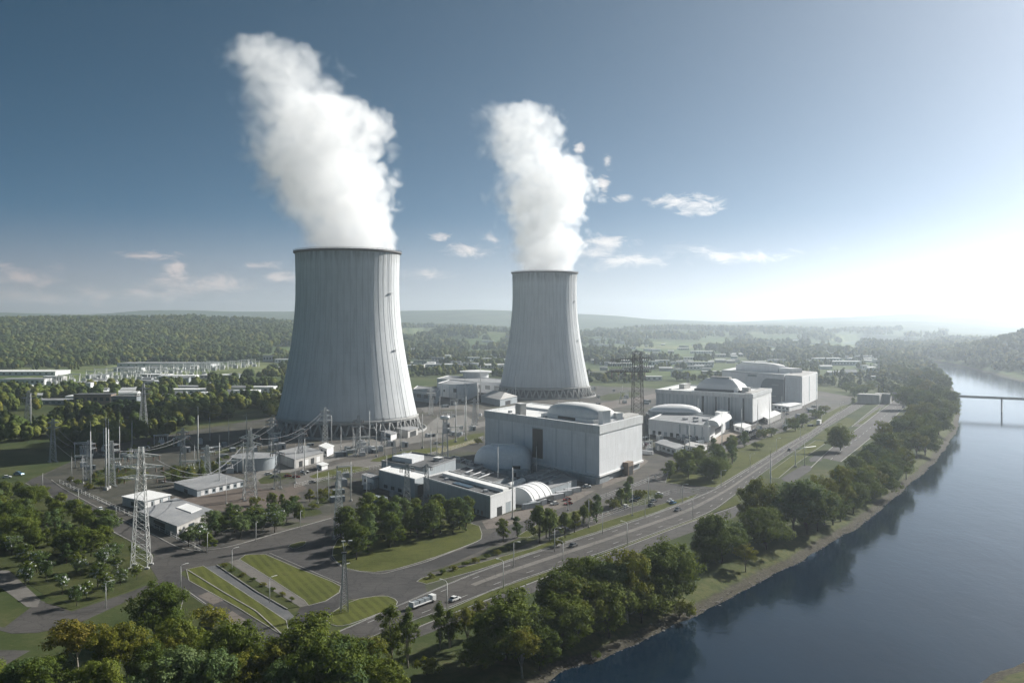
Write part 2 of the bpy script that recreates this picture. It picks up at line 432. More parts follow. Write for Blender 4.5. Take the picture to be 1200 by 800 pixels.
ang=np.radians(np.concatenate([np.arange(-180,-40,5),np.arange(-40,-34,1),np.arange(-34,34,.14),np.arange(34,44,.6),np.arange(44,180,5)]))
rad=np.concatenate([[2,40,90,130,160],np.geomspace(180,1400,340),np.geomspace(1412,13000,240)])
A,R=np.meshgrid(ang,rad,indexing='ij'); X=(np.sin(A)*R); Y=(np.cos(A)*R)
Z=ground_h(X,Y); na,nr=X.shape
V=np.stack([X,Y,Z],-1).reshape(-1,3)
ii,jj=np.meshgrid(np.arange(na),np.arange(nr-1),indexing='ij'); i2=(ii+1)%na
FC=np.stack([ii*nr+jj,ii*nr+jj+1,i2*nr+jj+1,i2*nr+jj],-1).reshape(-1,4)
# ground cover material
t=NT('meadow_and_fields'); p=t.pos(); sp=t.n('ShaderNodeSeparateXYZ',Vector=p)
n1=t.noise(p,.018,6,.6); n2=t.noise(p,.35,4,.65); n3=t.noise(p,2.2,3,.6)
f=t.math('ADD',t.mr(n1,.33,.67,0,.7),t.mr(n2,.3,.7,-.05,.35))
near=t.ramp(f,[(0,(.022,.036,.012)),(.45,(.045,.062,.02)),(.75,(.075,.08,.032)),(1,(.11,.095,.055))])
vo=t.n('ShaderNodeTexVoronoi',Scale=.0042); t.set(vo.inputs['Vector'],t.vmath('ADD',t.scale(p,(1,.75,0)),t.scale(t.n('ShaderNodeTexNoise',Scale=.006).outputs[1],(90,90,0))))
fs=t.n('ShaderNodeSeparateColor',Color=vo.outputs['Color'])
fld=t.ramp(fs.outputs[0],[(0,(.07,.11,.035)),(.3,(.09,.14,.04)),(.5,(.14,.19,.06)),(.68,(.10,.13,.045)),(.82,(.26,.25,.12)),(1,(.2,.25,.09))])
fld=t.mix(t.mr(n2,.35,.7,0,.5),fld,(.05,.075,.025)); fld=t.mix(t.mr(n1,.5,.6),fld,(.06,.09,.028))
dist=t.vmath('LENGTH',p,out=1)
fld=t.mix(t.mr(dist,4200,6500),fld,t.mix(t.mr(t.noise(p,.004,4,.6),.4,.6),(.035,.055,.022),(.075,.10,.04)))
cc=t.mix(t.mr(dist,1100,2000),near,fld)
zz=t.math('ADD',sp.outputs[2],t.math('MULTIPLY',t.math('SUBTRACT',n2,.5),1.3))
mud=t.ramp(t.noise(p,.9,4,.7),[(.3,(.035,.033,.026)),(.55,(.075,.068,.05)),(.75,(.13,.12,.09))])
lowm=t.math('MULTIPLY',t.mr(zz,-3.1,-2.3,1,0,True),t.mr(dist,3000,3500,1,0))
cc=t.mix(lowm,cc,mud)
bank=t.math('MULTIPLY',t.math('MULTIPLY',t.mr(zz,-3.0,-2.2,0,1,True),t.mr(zz,-.6,.1,1,0,True)),.8)
cc=t.mix(bank,cc,t.mix(t.mr(n2,.35,.65),(.06,.075,.025),(.11,.11,.045)))
nb=t.bump(t.math('ADD',n2,t.math('MULTIPLY',n3,.4)),.5,.5)
M['meadow']=t.out(t.bsdf(cc,.95,nb,0,.1))
struct('ground',np_mesh('ground',V,FC,M['meadow'],True))

t=NT('river_water'); p=t.pos(); dist=t.vmath('LENGTH',t.vmath('SUBTRACT',p,(0,0,100)),out=1)
w1=t.noise(t.scale(p,(1,.55,1)),.22,4,.55,.6); w2=t.noise(t.scale(p,(1.2,.5,1)),.035,3,.5)
w3=t.noise(p,1.1,2,.5)
hgt=t.math('ADD',t.math('ADD',w1,t.math('MULTIPLY',w2,2.0)),t.math('MULTIPLY',w3,.25))
bn=t.n('ShaderNodeBump',Strength=t.mr(dist,250,1300,.33,.03),Distance=.32,Height=hgt).outputs[0]
deep=t.mix(t.mr(w2,.35,.65),(.004,.013,.025),(.006,.018,.033))
M['water']=t.out(t.bsdf(deep,t.mr(dist,250,2200,.07,.1),bn,0,.42,IOR=1.33))
struct('river',MB().prism([(-4000,-300),(6000,-300),(6000,9000),(-4000,9000)],WATER-.02,WATER).mesh('river',M['water']))

# air
t=NT('haze'); pv=t.n('ShaderNodeVolumePrincipled',Color=(.80,.90,1.0),Density=HAZE,Anisotropy=HAZE_G)
M['haze']=t.out(None,pv.outputs[0])
hz=MB().prism([(-13500,-13500),(13500,-13500),(13500,13500),(-13500,13500)],-9.4,HAZE_TOP,bottom=True).build('haze',M['haze']); hz['kind']='stuff'
# ------------------------------------------------------------------ yards, roads, lawns
def chaikin(P, n=2):
    for _ in range(n):
        Q=[]
        for a,b in zip(P,P[1:]+P[:1]):
            Q+=[(a[0]*.75+b[0]*.25,a[1]*.75+b[1]*.25),(a[0]*.25+b[0]*.75,a[1]*.25+b[1]*.75)]
        P=Q
    return P
def px_poly(P, rnd=0):
    W=[G(x,y) for x,y in P]
    return chaikin(W,rnd) if rnd else W
def sheet(name, P, z, mat, rnd=0):
    return struct(name, MB().prism(px_poly(P,rnd),-.3,z).mesh(name,mat))
def offset_poly(W, d):
    a=sum(W[i][0]*W[(i+1)%len(W)][1]-W[(i+1)%len(W)][0]*W[i][1] for i in range(len(W)))
    s=1 if a>0 else -1; out=[]
    for i in range(len(W)):
        p,q,r=Vector(W[i-1]),Vector(W[i]),Vector(W[(i+1)%len(W)])
        e1,e2=(q-p).normalized(),(r-q).normalized()
        n1,n2=Vector((e1.y,-e1.x))*s,Vector((e2.y,-e2.x))*s
        n=(n1+n2); n=n/max(n.length_squared/2,.35); out.append(tuple(q+n*d))
    return out
def kerb(W, w=.3, z=.15, name='kerb'):
    O=offset_poly(W,w); m=MB(); n=len(W); m.v=[(*p,z) for p in W]+[(*p,z) for p in O]+[(*p,-.2) for p in O]
    for i in range(n):
        j=(i+1)%n; m.face([i,j,n+j,n+i]); m.face([n+i,n+j,2*n+j,2*n+i])
    return struct(name,m.mesh(name,M['kerb']))
def grass_mat(name, a, b, stripe=None, brown=.2):
    t=NT(name); p=t.pos(); n1=t.noise(p,.05,5,.6); n2=t.noise(p,.9,4,.65); n3=t.noise(p,4.0,2,.6)
    f=t.math('ADD',t.mr(n1,.33,.67,0,.65),t.mr(n2,.3,.7,-.05,.4))
    c=t.ramp(f,[(0,a),(.75,b),(1,tuple(x*.8+y*.2 for x,y in zip(b,(.15,.12,.05))))])
    c=t.mix(t.math('MULTIPLY',t.mr(t.noise(p,.12,4,.7),.55,.72),brown),c,(.12,.10,.05)); c=t.mix(t.math('MULTIPLY',t.mr(t.noise(p,.3,5,.7),.5,.7),.45),c,tuple(x*.5 for x in a))
    if stripe is not None:
        w=t.n('ShaderNodeTexWave',Scale=.095,Distortion=.6); t.set(w.inputs['Vector'],t.n('ShaderNodeMapping',Vector=p,Rotation=(0,0,stripe)).outputs[0])
        c=t.mix(t.math('MULTIPLY',t.mr(w.outputs[1],.35,.65),.35),c,tuple(x*1.5 for x in b))
    return t.out(t.bsdf(c,.95,t.bump(t.math('ADD',n2,n3),.6,.25),0,.1))
def road_mat(name, a, b, streak=0.0, patch=.5):
    t=NT(name); p=t.pos(); rp=t.n('ShaderNodeMapping',Vector=p,Rotation=(0,0,math.radians(streak)),Scale=(.05,1,1)).outputs[0]
    s=t.noise(rp,.35,5,.65); n=t.noise(p,.06,5,.65); g=t.noise(p,1.2,4,.7)
    f=t.math('ADD',t.mr(s,.3,.7,0,.45),t.math('ADD',t.mr(n,.35,.65,0,.4),t.mr(g,.3,.7,-.05,.2)))
    c=t.ramp(f,[(0,a),(1,b)])
    pt=t.noise(t.scale(p,(1,1,0)),.018,6,.7)
    c=t.mix(t.math('MULTIPLY',t.mr(pt,.5,.62),patch),c,tuple(x*.55 for x in a))
    vo=t.n('ShaderNodeTexVoronoi',Scale=.16,_feature='DISTANCE_TO_EDGE'); t.set(vo.inputs['Vector'],t.vmath('ADD',p,t.scale(t.n('ShaderNodeTexNoise',Scale=.3,Vector=p).outputs[1],(3,3,0))))
    c=t.mix(t.mr(vo.outputs[0],.0,.06,.45,0),c,tuple(x*.4 for x in a))
    return t.out(t.bsdf(c,.85,t.bump(g,.2,.05),0,.25))
def yard_mat():
    t=NT('plant_yard'); p=t.pos()
    n=t.noise(p,.012,6,.65); n2=t.noise(p,.07,5,.65); g=t.noise(p,.6,4,.7)
    rp=t.n('ShaderNodeMapping',Vector=p,Rotation=(0,0,math.radians(-58)),Scale=(.12,1,1)).outputs[0]
    s=t.noise(rp,.12,5,.7)
    f=t.math('ADD',t.mr(n,.35,.65,0,.4),t.math('ADD',t.mr(n2,.3,.7,0,.3),t.mr(s,.3,.7,0,.35)))
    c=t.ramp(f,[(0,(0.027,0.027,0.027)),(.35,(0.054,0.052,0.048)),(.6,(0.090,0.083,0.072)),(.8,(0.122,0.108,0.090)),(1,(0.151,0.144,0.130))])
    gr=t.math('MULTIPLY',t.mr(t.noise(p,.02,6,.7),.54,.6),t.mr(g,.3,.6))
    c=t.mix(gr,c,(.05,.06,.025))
    return t.out(t.bsdf(c,.9,t.bump(g,.4,.15),0,.2))
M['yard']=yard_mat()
M['asphalt']=road_mat('asphalt',(0.038,0.036,0.036),(0.079,0.075,0.072),-60)
M['asphalt_old']=road_mat('old_asphalt',(0.046,0.043,0.040),(0.098,0.091,0.085),-57,.35)
M['highway']=road_mat('worn_highway',(0.043,0.040,0.037),(0.095,0.087,0.080),52,.3)
M['paving']=road_mat('pinkish_paving',(0.119,0.101,0.087),(0.189,0.164,0.143),50,.1)
M['pad']=road_mat('concrete_pad',(0.136,0.130,0.121),(0.223,0.211,0.192),50,.15)
M['dirt']=two_tone('bare_dirt',(.075,.06,.05),(.15,.12,.098),.06,.95,.5,.9)
M['lawn']=grass_mat('lawn_grass',(0.050,0.062,0.015),(0.090,0.098,0.024))
M['lawn_striped']=grass_mat('mown_lawn',(0.053,0.065,0.015),(0.089,0.098,0.022),math.radians(-28))
M['lawn_dark']=grass_mat('rough_grass',(0.033,0.045,0.014),(0.061,0.070,0.022),None,.4)
M['rough']=two_tone('dark_ground',(.022,.025,.018),(.06,.058,.045),.045,.95,.5,.6,c=(.10,.09,.07))  # darker mottled ground colour for parts of the yard
M['gravel']=two_tone('gravel_path',(0.105,0.098,0.087),(0.175,0.164,0.150),.3,.95,.4,3)

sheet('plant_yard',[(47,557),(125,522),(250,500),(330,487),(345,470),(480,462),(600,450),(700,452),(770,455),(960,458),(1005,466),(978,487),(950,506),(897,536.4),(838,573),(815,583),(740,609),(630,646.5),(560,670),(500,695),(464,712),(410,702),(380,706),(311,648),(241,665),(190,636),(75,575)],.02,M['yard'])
U=[(378,748),(396,739),(424,727.5),(464,711),(500,694),(560,669),(630,645.7),(700,624),(770,601),(815,583),(840,572.6),(868,555),(897.5,536.8),(925,520),(950,507),(977,487.5),(1000,473),(1020,462)]
L=[(400,764),(424,748),(455,736),(485,727),(530,711.6),(570,693),(640,669),(710,646),(780,620),(835,600),(866,576),(886,560),(905,546),(935,525),(968,501),(992,487),(1015,473),(1036,461)]
def resample(P, n):
    P=[Vector(p) for p in P]; s=[0]
    for a,b in zip(P,P[1:]): s.append(s[-1]+(b-a).length)
    out=[]
    for k in range(n):
        tt=s[-1]*k/(n-1); i=max(j for j in range(len(s)) if s[j]<=tt+1e-9); i=min(i,len(P)-2)
        u=(tt-s[i])/(s[i+1]-s[i]); out.append(P[i].lerp(P[i+1],u))
    return out
def smooth(P,n=2):
    for _ in range(n): P=[P[0]]+[(P[i-1]+P[i]*2+P[i+1])/4 for i in range(1,len(P)-1)]+[P[-1]]
    return P
NR=120
def pair(U,L,n=NR):
    """resample two road edges so that they run together"""
    u=smooth(resample([G(*p) for p in U],n),4); l=smooth(resample([G(*p) for p in L],n),4); return u,l
def ribbon(name,u,l,z,mat,a=0.0,b=1.0,i0=0,i1=None):
    m=MB(); i1=i1 or len(u)
    for i in range(i0,i1):
        p,q=u[i].lerp(l[i],a),u[i].lerp(l[i],b); m.v+=[(p.x,p.y,z),(q.x,q.y,z)]
    for i in range(i1-i0-1): m.face([2*i,2*i+1,2*i+3,2*i+2])
    return m
hu,hl=pair(U,L)
struct('highway',ribbon('highway',hu,hl,.05,M['highway']).mesh('highway',M['highway']))
def pline(P,n=60): return smooth(resample([G(*p) for p in P],n),3)
def strip(P, w, z0, z1, name, mat, n=60):
    """a raised strip (kerb, wall) of width w along a line"""
    c=pline(P,n); m=MB(); w*=.62
    for i,p in enumerate(c):
        d=(c[min(i+1,n-1)]-c[max(i-1,0)]).normalized(); s=Vector((-d.y,d.x))*w/2
        for q,z in ((p+s,z0),(p+s,z1),(p-s,z1),(p-s,z0)): m.v.append((q.x,q.y,z))
    for i in range(n-1):
        for k in range(3): m.face([4*i+k,4*i+k+1,4*i+4+k+1,4*i+4+k])
    return m.mesh(name,mat)
def dashes(u,l,f,w,mat,name,on=2,off=3,i0=0,i1=None):
    m=MB(); i1=i1 or len(u)-1; k=i0
    fine_u=resample(u,500); fine_l=resample(l,500); k=0
    while k+on<500:
        a=fine_u[k].lerp(fine_l[k],f); b=fine_u[k+on].lerp(fine_l[k+on],f); d=(b-a).normalized(); s=Vector((-d.y,d.x))*w/2
        n=len(m.v); m.v+=[(*(a+s),.062),(*(a-s),.062),(*(b-s),.062),(*(b+s),.062)]; m.face([n,n+1,n+2,n+3]); k+=on+off
    return struct('road_marking',m.mesh('road_marking',mat))
# the pale worn median, lane lines and edge lines
struct('median_strip',ribbon('median',hu,hl,.056,M['paving'],.40,.54,8,82).mesh('median_strip',road_mat('worn_median',(0.124,0.115,0.102),(0.192,0.180,0.161),52,.1)))
dashes(hu,hl,.20,.35,M['white_flat'],'lane',2,7); dashes(hu,hl,.78,.35,M['white_flat'],'lane',2,7)
for f in (.03,.97): struct('road_marking',ribbon('edge',hu,hl,.061,None,f-.008,f+.008).mesh('road_marking',M['white_flat']))
struct('kerb',strip(U,.4,-.2,.15,'kerb',M['kerb'],100)); struct('kerb',strip([(506,720),(530,712),(570,694),(640,670),(710,647),(780,621),(835,601)],.4,-.2,.15,'kerb',M['kerb'],60))
# second carriageway behind the riverside trees
u2,l2=pair([(962,536),(975,524),(992,512),(1020,490),(1049,468.5),(1058,462)],[(985,541),(996,531),(1009,522),(1036,500),(1063,474),(1074,462)],60)
struct('road',ribbon('road',u2,l2,.05,None).mesh('road',M['highway']))
dashes(u2,l2,.5,.4,M['white_flat'],'lane',8,10)
struct('kerb',strip([(950,548),(975,524),(992,512),(1020,490),(1049,468.5)],.9,-.2,.2,'kerb',M['kerb'])); struct('kerb',strip([(985,541),(1009,522),(1036,500),(1063,474)],.9,-.2,.2,'kerb',M['kerb']))
u3,l3=pair([(1000,499),(1018,484),(1036,470),(1046,462)],[(1006,500),(1026,484),(1043,470),(1052,462)],30)
struct('road',ribbon('road',u3,l3,.045,None).mesh('road',M['asphalt_old'])); struct('kerb',strip([(998,500),(1017,484),(1035,470)],.8,-.2,.2,'kerb',M['kerb']))
# cycle path below the highway with its white edge
u4,l4=pair([(470,743),(506,728),(560,707),(630,680),(740,638),(800,615),(868,591)],[(472,753),(510,739),(562,718),(632,691),(740,650),(806,625),(874,601)],60)
struct('path',ribbon('path',u4,l4,.05,None).mesh('path',M['asphalt_old']))
struct('kerb',strip([(470,743),(506,728),(560,707),(630,680),(740,638),(800,615),(868,591)],.8,-.2,.18,'kerb',M['kerb']))
# verge between highway and path
sheet('verge',[(506,721),(530,713),(570,695),(640,671),(710,648),(780,622),(835,602),(866,578),(870,589),(800,613),(740,636),(630,678),(560,705),(508,726)],.1,M['lawn'])
# crossroads and inner roads
sheet('road',[(30,566),(37,561),(47,557),(73.5,571),(126,600),(175,623),(212,643),(241,647),(284.5,637),(312.5,628),(388,607),(440,592),(470,597),(400,618),(358,640),(335,641),(311,650),(288,650),(267,657),(255,660),(237,663),(218,667),(196,680),(166,696),(120,717),(90,731),(44,741),(14,742),(-40,728),(-40,760),(35,762),(0,782),(-60,800),(-60,720),(5,735),(47,703),(84,716),(150.5,694),(186,680),(176,664),(181,650),(159,637),(112,611),(79,591)],.045,M['asphalt_old'])
sheet('path',[(-8,668),(10.5,668),(47,702),(44,711),(31.5,711),(-8,681)],.06,M['gravel'])
sheet('road',[(190,678),(206,668),(218,677),(240,691),(280,714),(330,745),(350,760),(318,764),(302,752),(274,731),(244,710),(216,691)],.055,M['asphalt'])
sheet('road_patch',[(262,722),(272,715.5),(290,727),(281,734)],.062,M['paving'])
sheet('road_patch',[(232,698),(244,693),(262,703),(250,708)],.062,M['paving'])
# big dark junction
sheet('road',[(311,648),(345,641),(400,622),(398,645),(388,655),(396,662),(410,670),(447,672),(480,664),(500,657),(540,644),(570,628),(590,616),(600,624),(575,640),(520,664),(497,680),(500,695),(464,712),(450,696),(410,702),(398,712),(378,722),(340,738),(351,712),(384,702),(400,686),(389,680),(347,664)],.05,M['asphalt'])
for P in ([(316,648),(388,679),(400,684)],[(388,654),(404,667),(446,673),(500,658),(560,634)]): struct('kerb',strip(P,.6,-.2,.17,'kerb',M['kerb']))
# service roads inside the fence
sheet('road',[(570,628),(600,616),(632,598),(665,590),(697,578),(740,566),(800,540),(860,512),(930,482),(968,470),(975,476),(935,491),(866,523),(806,552),(800,560),(770,566),(700,590),(668,601),(636,614),(600,634)],.04,M['asphalt_old'])
sheet('forecourt',[(565,611),(600,600),(632,594),(681,576),(698,574),(668,591),(632,604),(590,617),(570,620)],.05,M['paving'])
sheet('car_park',[(760,566),(806,574),(822,582),(790,594),(745,604),(716,604),(722,592)],.045,M['asphalt'])
struct('kerb',strip([(765,562),(790,567),(812,573),(838,573)],1.2,-.2,.2,'kerb',M['kerb']))
# pads and tracks round the towers
sheet('concrete_pad',[(493,504),(512,489),(545,486),(560,496),(548,507),(505,514)],.04,M['pad'])
sheet('track',[(330,533),(380,522),(440,514),(500,506),(570,493),(572,498),(520,512),(455,525),(400,537),(345,552),(300,565),(295,558)],.045,M['pad'])
sheet('track',[(345,560),(400,542),(470,532),(560,512),(562,516),(480,539),(405,553),(350,570)],.042,M['gravel'])
sheet('track',[(690,474),(745,466),(770,460),(772,465),(748,472),(694,484)],.04,M['paving'])
sheet('track',[(590,480),(690,476),(694,482),(650,490),(596,487)],.05,M['pad'])
sheet('ring_road',[(493,478),(512,474),(540,474),(568,480),(566,485),(540,479.5),(515,479.5),(498,484)],.05,M['gravel'])
sheet('dark_ground',[(50,557),(126,524),(250,503),(320,492),(324,505),(335,520),(300,532),(270,545),(215,556),(180,585),(140,592),(75,572)],.03,M['rough'])
sheet('dark_ground',[(360,580),(400,566),(440,574),(492,592),(470,604),(440,600),(396,603),(352,606)],.03,M['rough'])
for P in ([(92,561),(150,547),(172,556),(122,573)],[(186,549),(266,537),(276,552),(200,567)],[(128,531),(222,513),(226,518),(140,539)],[(300,560),(338,552),(342,558),(308,569)],[(236,527),(300,515),(306,520),(246,534)],[(360,588),(392,577),(396,584),(366,597)],[(420,561),(440,556),(444,562),(426,569)],[(352,592),(384,600),(360,606),(345,602)],[(700,463),(748,458),(752,463),(706,471)],[(640,455),(690,453),(692,460),(650,463)]):
    sheet('verge',P,.05,M['lawn_dark'],1)
sheet('bare_dirt',[(198,583),(245,576),(300,571),(352,580),(352,592),(300,601),(240,597)],.04,M['dirt'])
sheet('bare_dirt',[(332,572),(352,567),(360,572),(340,582)],.045,M['dirt'])
sheet('bare_dirt',[(712,545),(745,532),(760,540),(735,560),(705,572)],.04,M['paving'])
sheet('bare_dirt',[(838,512),(868,504),(905,500),(900,510),(860,522),(835,522)],.04,two_tone('orange_dirt',(.2,.16,.125),(.3,.25,.2),.06,.95,.4,.9))
def lawn(P, mat, rnd=0, k=True, z=.13):
    W=px_poly(P,rnd); o=struct('lawn',MB().prism(W,-.2,z).mesh('lawn',mat))
    if k: kerb(W)
    return o
lawn([(281,655),(288,650),(311,649.5),(347,665),(389,681.5),(399,687),(397,694),(381,704),(362,709),(357,703),(320,679)],M['lawn_striped'])
sheet('path',[(267,658),(280,655),(321,680),(358,703),(361,709),(352,711),(300,680)],.06,M['gravel'])
lawn([(255,661),(266,659),(299,681),(351,711),(337,713),(300,691),(258,666)],M['lawn_dark'],0,False)
sheet('ditch',[(241,664),(254,662),(300,693),(337,714),(345,722),(336,727),(300,702)],.03,M['dark_roof']); struct('kerb',strip([(254,662),(300,693),(337,714)],.6,-.2,.35,'kerb',M['kerb']))
lawn([(219,667),(238,663),(299,703),(335,727),(338,742),(328,742),(280,712),(222,680)],M['lawn_striped'])
lawn([(217,693),(243,711),(273,732),(300,753),(250,770),(190,760),(195,735),(212,715)],M['lawn_dark'])
lawn([(336,639),(358,633),(358,638),(345,643)],M['lawn'],1)
lawn([(388,648),(398,628),(430,612),(500,608),(560,612),(566,630),(555,636),(500,656),(447,671),(412,668),(396,660)],M['lawn'],1)
lawn([(392,733),(382,727),(386,720),(412,703),(450,697),(466,703),(463,711),(424,726),(404,733)],M['lawn_striped'],1)
lawn([(560,660),(495,677),(489,681),(500,684),(560,667.5),(630,644.5),(700,622.5),(770,599.5),(812,583),(818,578.5),(770,592),(700,614),(665,626),(625,642)],M['lawn'])
sheet('verge',[(494,673),(560,652),(600,634),(640,618),(648,622),(605,643),(560,657)],.08,M['lawn_dark'])
lawn([(605,629),(630,614),(665,601),(700,591),(704,596),(655,616),(618,630)],M['lawn'])
lawn([(712,588),(735,575),(768,574),(776,578),(765,590),(735,594)],M['lawn_dark'])
lawn([(838,571),(780,566),(785,548),(870,524),(905,510),(945,496),(985,476),(995,474),(977,486),(950,505.5),(925,518.5),(897,535.5),(868,553)],M['lawn'])
lawn([(932,531),(956,516),(970,517.5),(947,532.5)],M['lawn_striped']); lawn([(902,553),(929,533.5),(946,534),(930,545),(912,560),(905,560)],M['lawn_striped'])
sheet('lay_by',[(915,561),(922,556),(941,545),(953,546),(950,551),(926,567)],.05,M['asphalt']); sheet('lay_by',[(948,538),(955,533),(966,535),(962,540),(950,541)],.05,M['asphalt'])
sheet('verge',[(906,548),(936,526.5),(969,503),(992,489),(1004,492),(985,510),(970,516),(955,514),(930,531),(902,552)],.08,M['lawn'])
sheet('verge',[(886,568),(915,562),(912,580),(895,592),(880,585)],.08,M['lawn_dark'])
lawn([(1004,497),(1016,488),(1033,476),(1030,482),(1012,497)],M['lawn'])
for P in ([(360,557),(407.5,545.5),(441,549),(407,555),(370,561)],[(430,540),(457,532),(511,523),(516,526),(484,537.6),(446,541)],[(506,521),(567,505),(567,511),(531,523)],[(401,531),(418,527),(420,530),(405,534)]):
    lawn(P,M['lawn'],1,False)
sheet('verge',[(507,527),(560,513),(563,517),(515,531)],.09,two_tone('dry_grass',(.12,.115,.05),(.22,.19,.09),.1,.95,.2,1))
lawn([(36,567),(79,593),(112,613),(158,638),(176,651),(176,660),(150,672),(110,686),(60,702),(10,668),(-40,640),(-40,575)],M['lawn_dark'],0,False,.06)
struct('kerb',strip([(30,566),(79,592),(112,612),(159,637),(180,650),(177,662)],.8,-.2,.2,'kerb',M['kerb']))
struct('kerb',strip([(60,562),(73.5,572),(126,601),(175,624),(212,643.5),(240,647),(284,637),(312,628),(388,607)],.9,-.2,.22,'kerb',M['kerb'])); struct('kerb',strip([(75,566),(130,593),(190,621),(237,645)],.9,-.2,.4,'kerb',M['kerb']))
lawn([(52,706),(110,688),(165,668),(181,678),(150,692),(84,714)],M['lawn_dark'],0,False,.09)
struct('kerb',strip([(220,668),(262,694),(300,716),(332,745)],.7,-.2,.3,'kerb',M['kerb'])); struct('kerb',strip([(216,690),(244,710),(274,731)],.7,-.2,.3,'kerb',M['kerb']))
# ------------------------------------------------------------------ cooling towers
def tower_mat():
    t=NT('tower_concrete'); oc=t.n('ShaderNodeTexCoord').outputs['Object']; s=t.n('ShaderNodeSeparateXYZ',Vector=oc)
    a=t.math('ARCTAN2',s.outputs[1],s.outputs[0]); z=s.outputs[2]
    st=t.noise(t.n('ShaderNodeCombineXYZ',X=t.math('MULTIPLY',a,13.0),Y=t.math('MULTIPLY',z,.03)).outputs[0],1.0,5,.65)
    big=t.noise(t.scale(oc,(.02,.02,.03)),1.0,4,.6)
    ring=t.math('FRACT',t.math('DIVIDE',z,9.2)); rl=t.mr(ring,.0,.04,.89,1)
    base=t.mix(t.mr(big,.3,.7),(.63,.655,.67),(.72,.735,.74))
    c=t.mix(t.math('MULTIPLY',t.mr(st,.46,.72),.3),base,(.30,.30,.29))
    top=t.math('MULTIPLY',t.mr(z,150,168,0,1,True),t.mr(st,.35,.6,.15,.75)); c=t.mix(top,c,(.16,.16,.155))
    low=t.math('MULTIPLY',t.mr(z,34,12,0,1,True),.25); c=t.mix(low,c,(.36,.36,.35))
    c=t.mix(1.0,c,t.n('ShaderNodeCombineColor',Red=rl,Green=rl,Blue=rl).outputs[0],'MULTIPLY')
    return t.out(t.bsdf(c,.85,None,0,.2))
M['tower']=tower_mat()
M['rib']=two_tone('dark_rib',(.44,.46,.475),(.54,.55,.56),.3,.85,.1,1,obj=True)
def cooling_tower(label, cx, cy, prof, ncol=44, rbase=68., rfoot=66.):
    root=thing('cooling_tower',label,'cooling tower',(cx,cy,0))
    zz=np.array([p[0] for p in prof]); rr=np.array([p[1] for p in prof])
    N=56
    def R(z): return float(np.interp(z,zz,rr))
    zs=np.linspace(zz[0],zz[-1],57)
    ker=[R(z) for z in zs]
    for _ in range(6): ker=[ker[0]]+[(ker[i-1]+2*ker[i]+ker[i+1])/4 for i in range(1,len(ker)-1)]+[ker[-1]]
    m=MB(); n=N*5
    outer=[(r,z) for r,z in zip(ker,zs)]; inner=[(r-1.2,z) for r,z in zip(ker,zs)][::-1]
    prof2=outer+inner
    m.lathe(prof2,n,close=True)
    shell=m.build('shell',M['tower'],root)
    # wind ribs: real raised fins on the outside of the shell
    rb=MB()
    for k in range(N):
        a=2*math.pi*k/N; ca,sa=math.cos(a),math.sin(a); w=.17
        b=len(rb.v)
        for r,z in zip(ker,zs):
            for dr,t in ((-.1,-w),(.13,-w*.6),(.13,w*.6),(-.1,w)): rb.v.append(((r+dr)*ca-t*sa,(r+dr)*sa+t*ca,z))
        for i in range(len(zs)-1):
            for q in range(3): rb.face([b+4*i+q,b+4*i+q+1,b+4*i+5+q,b+4*i+4+q])
    rb.build('rib_grooves',M['rib'],shell)
    rt,zt=ker[-1],zs[-1]
    rim=MB().lathe([(rt-1.6,zt),(rt-1.6,zt+.9),(rt+1.7,zt+.9),(rt+1.7,zt-.5),(rt+.2,zt-1.4)],160,sm=False).build('rim_walkway',M['dark_concrete'],root)
    ra=MB()
    for h in (1.5,2.1): ra.tube([((rt+1.55)*math.cos(2*math.pi*k/90),(rt+1.55)*math.sin(2*math.pi*k/90),zt+h) for k in range(91)],.10,5,False)
    for k in range(60):
        a=2*math.pi*k/60; x,y=(rt+1.55)*math.cos(a),(rt+1.55)*math.sin(a); ra.bar((x,y,zt+.9),(x,y,zt+2.1),.18)
    ra.build('railing',M['dark_steel'],rim)
    z0=zs[0]; r0=ker[0]
    MB().lathe([(r0-1.5,z0-.2),(r0+.5,z0-1.6),(r0+1.1,z0+.3),(r0+.3,z0+1.6)],160,sm=False).build('ring_beam',M['concrete'],root)
    # one pair of raking legs as a V, copied round the ring
    a=math.pi/ncol*.92
    cm=MB(); 
    for s in (-1,1): cm.tube([(rfoot+2.0,0,.6),(r0*math.cos(a*s*.95),r0*math.sin(a*s*.95),z0-1.2)],[1.05,.85],8)
    cm.box((rfoot+2,0,.5),(3.6,3.2,1.6))
    cme=cm.mesh('support_column',M['concrete'])
    for k in range(ncol): mobj('support_column',cme,root,(0,0,0),2*math.pi*k/ncol)
    MB().lathe([(rbase+1.5,-.3),(rbase+5.5,-.3),(rbase+5.5,1.9),(rbase+4.6,1.9),(rbase+4.6,.4),(rbase+1.5,.4)],128,sm=False).build('basin_wall',M['concrete'],root)
    MB().lathe([(rfoot-7,0),(rfoot-9,z0-2.5),(5,z0-2.0),(.5,z0-2.0)],96,sm=False).build('fill_deck',M['dark_concrete'],root)
    # drift ladder cage with landing platforms up the sunny side
    la=math.radians(-27); ca,sa=math.cos(la),math.sin(la); lm=MB()
    for i in range(len(zs)-1):
        for t in (-.45,.45):
            lm.bar(((ker[i]+.9)*ca-t*sa,(ker[i]+.9)*sa+t*ca,zs[i]),((ker[i+1]+.9)*ca-t*sa,(ker[i+1]+.9)*sa+t*ca,zs[i+1]),.16)
    lad=lm.build('ladder',M['steel'],root)
    pm=MB()
    for f in (.42,.76):
        i=int(f*56); r=ker[i]+1.3; pm=MB()
        for j in range(-4,5):
            al=la+j*.012; pm.box((r*math.cos(al),r*math.sin(al),zs[i]),(1.6,.6,.25),al)
        pm.build('landing_grating',M['steel'],lad)
    return root,rt,zt
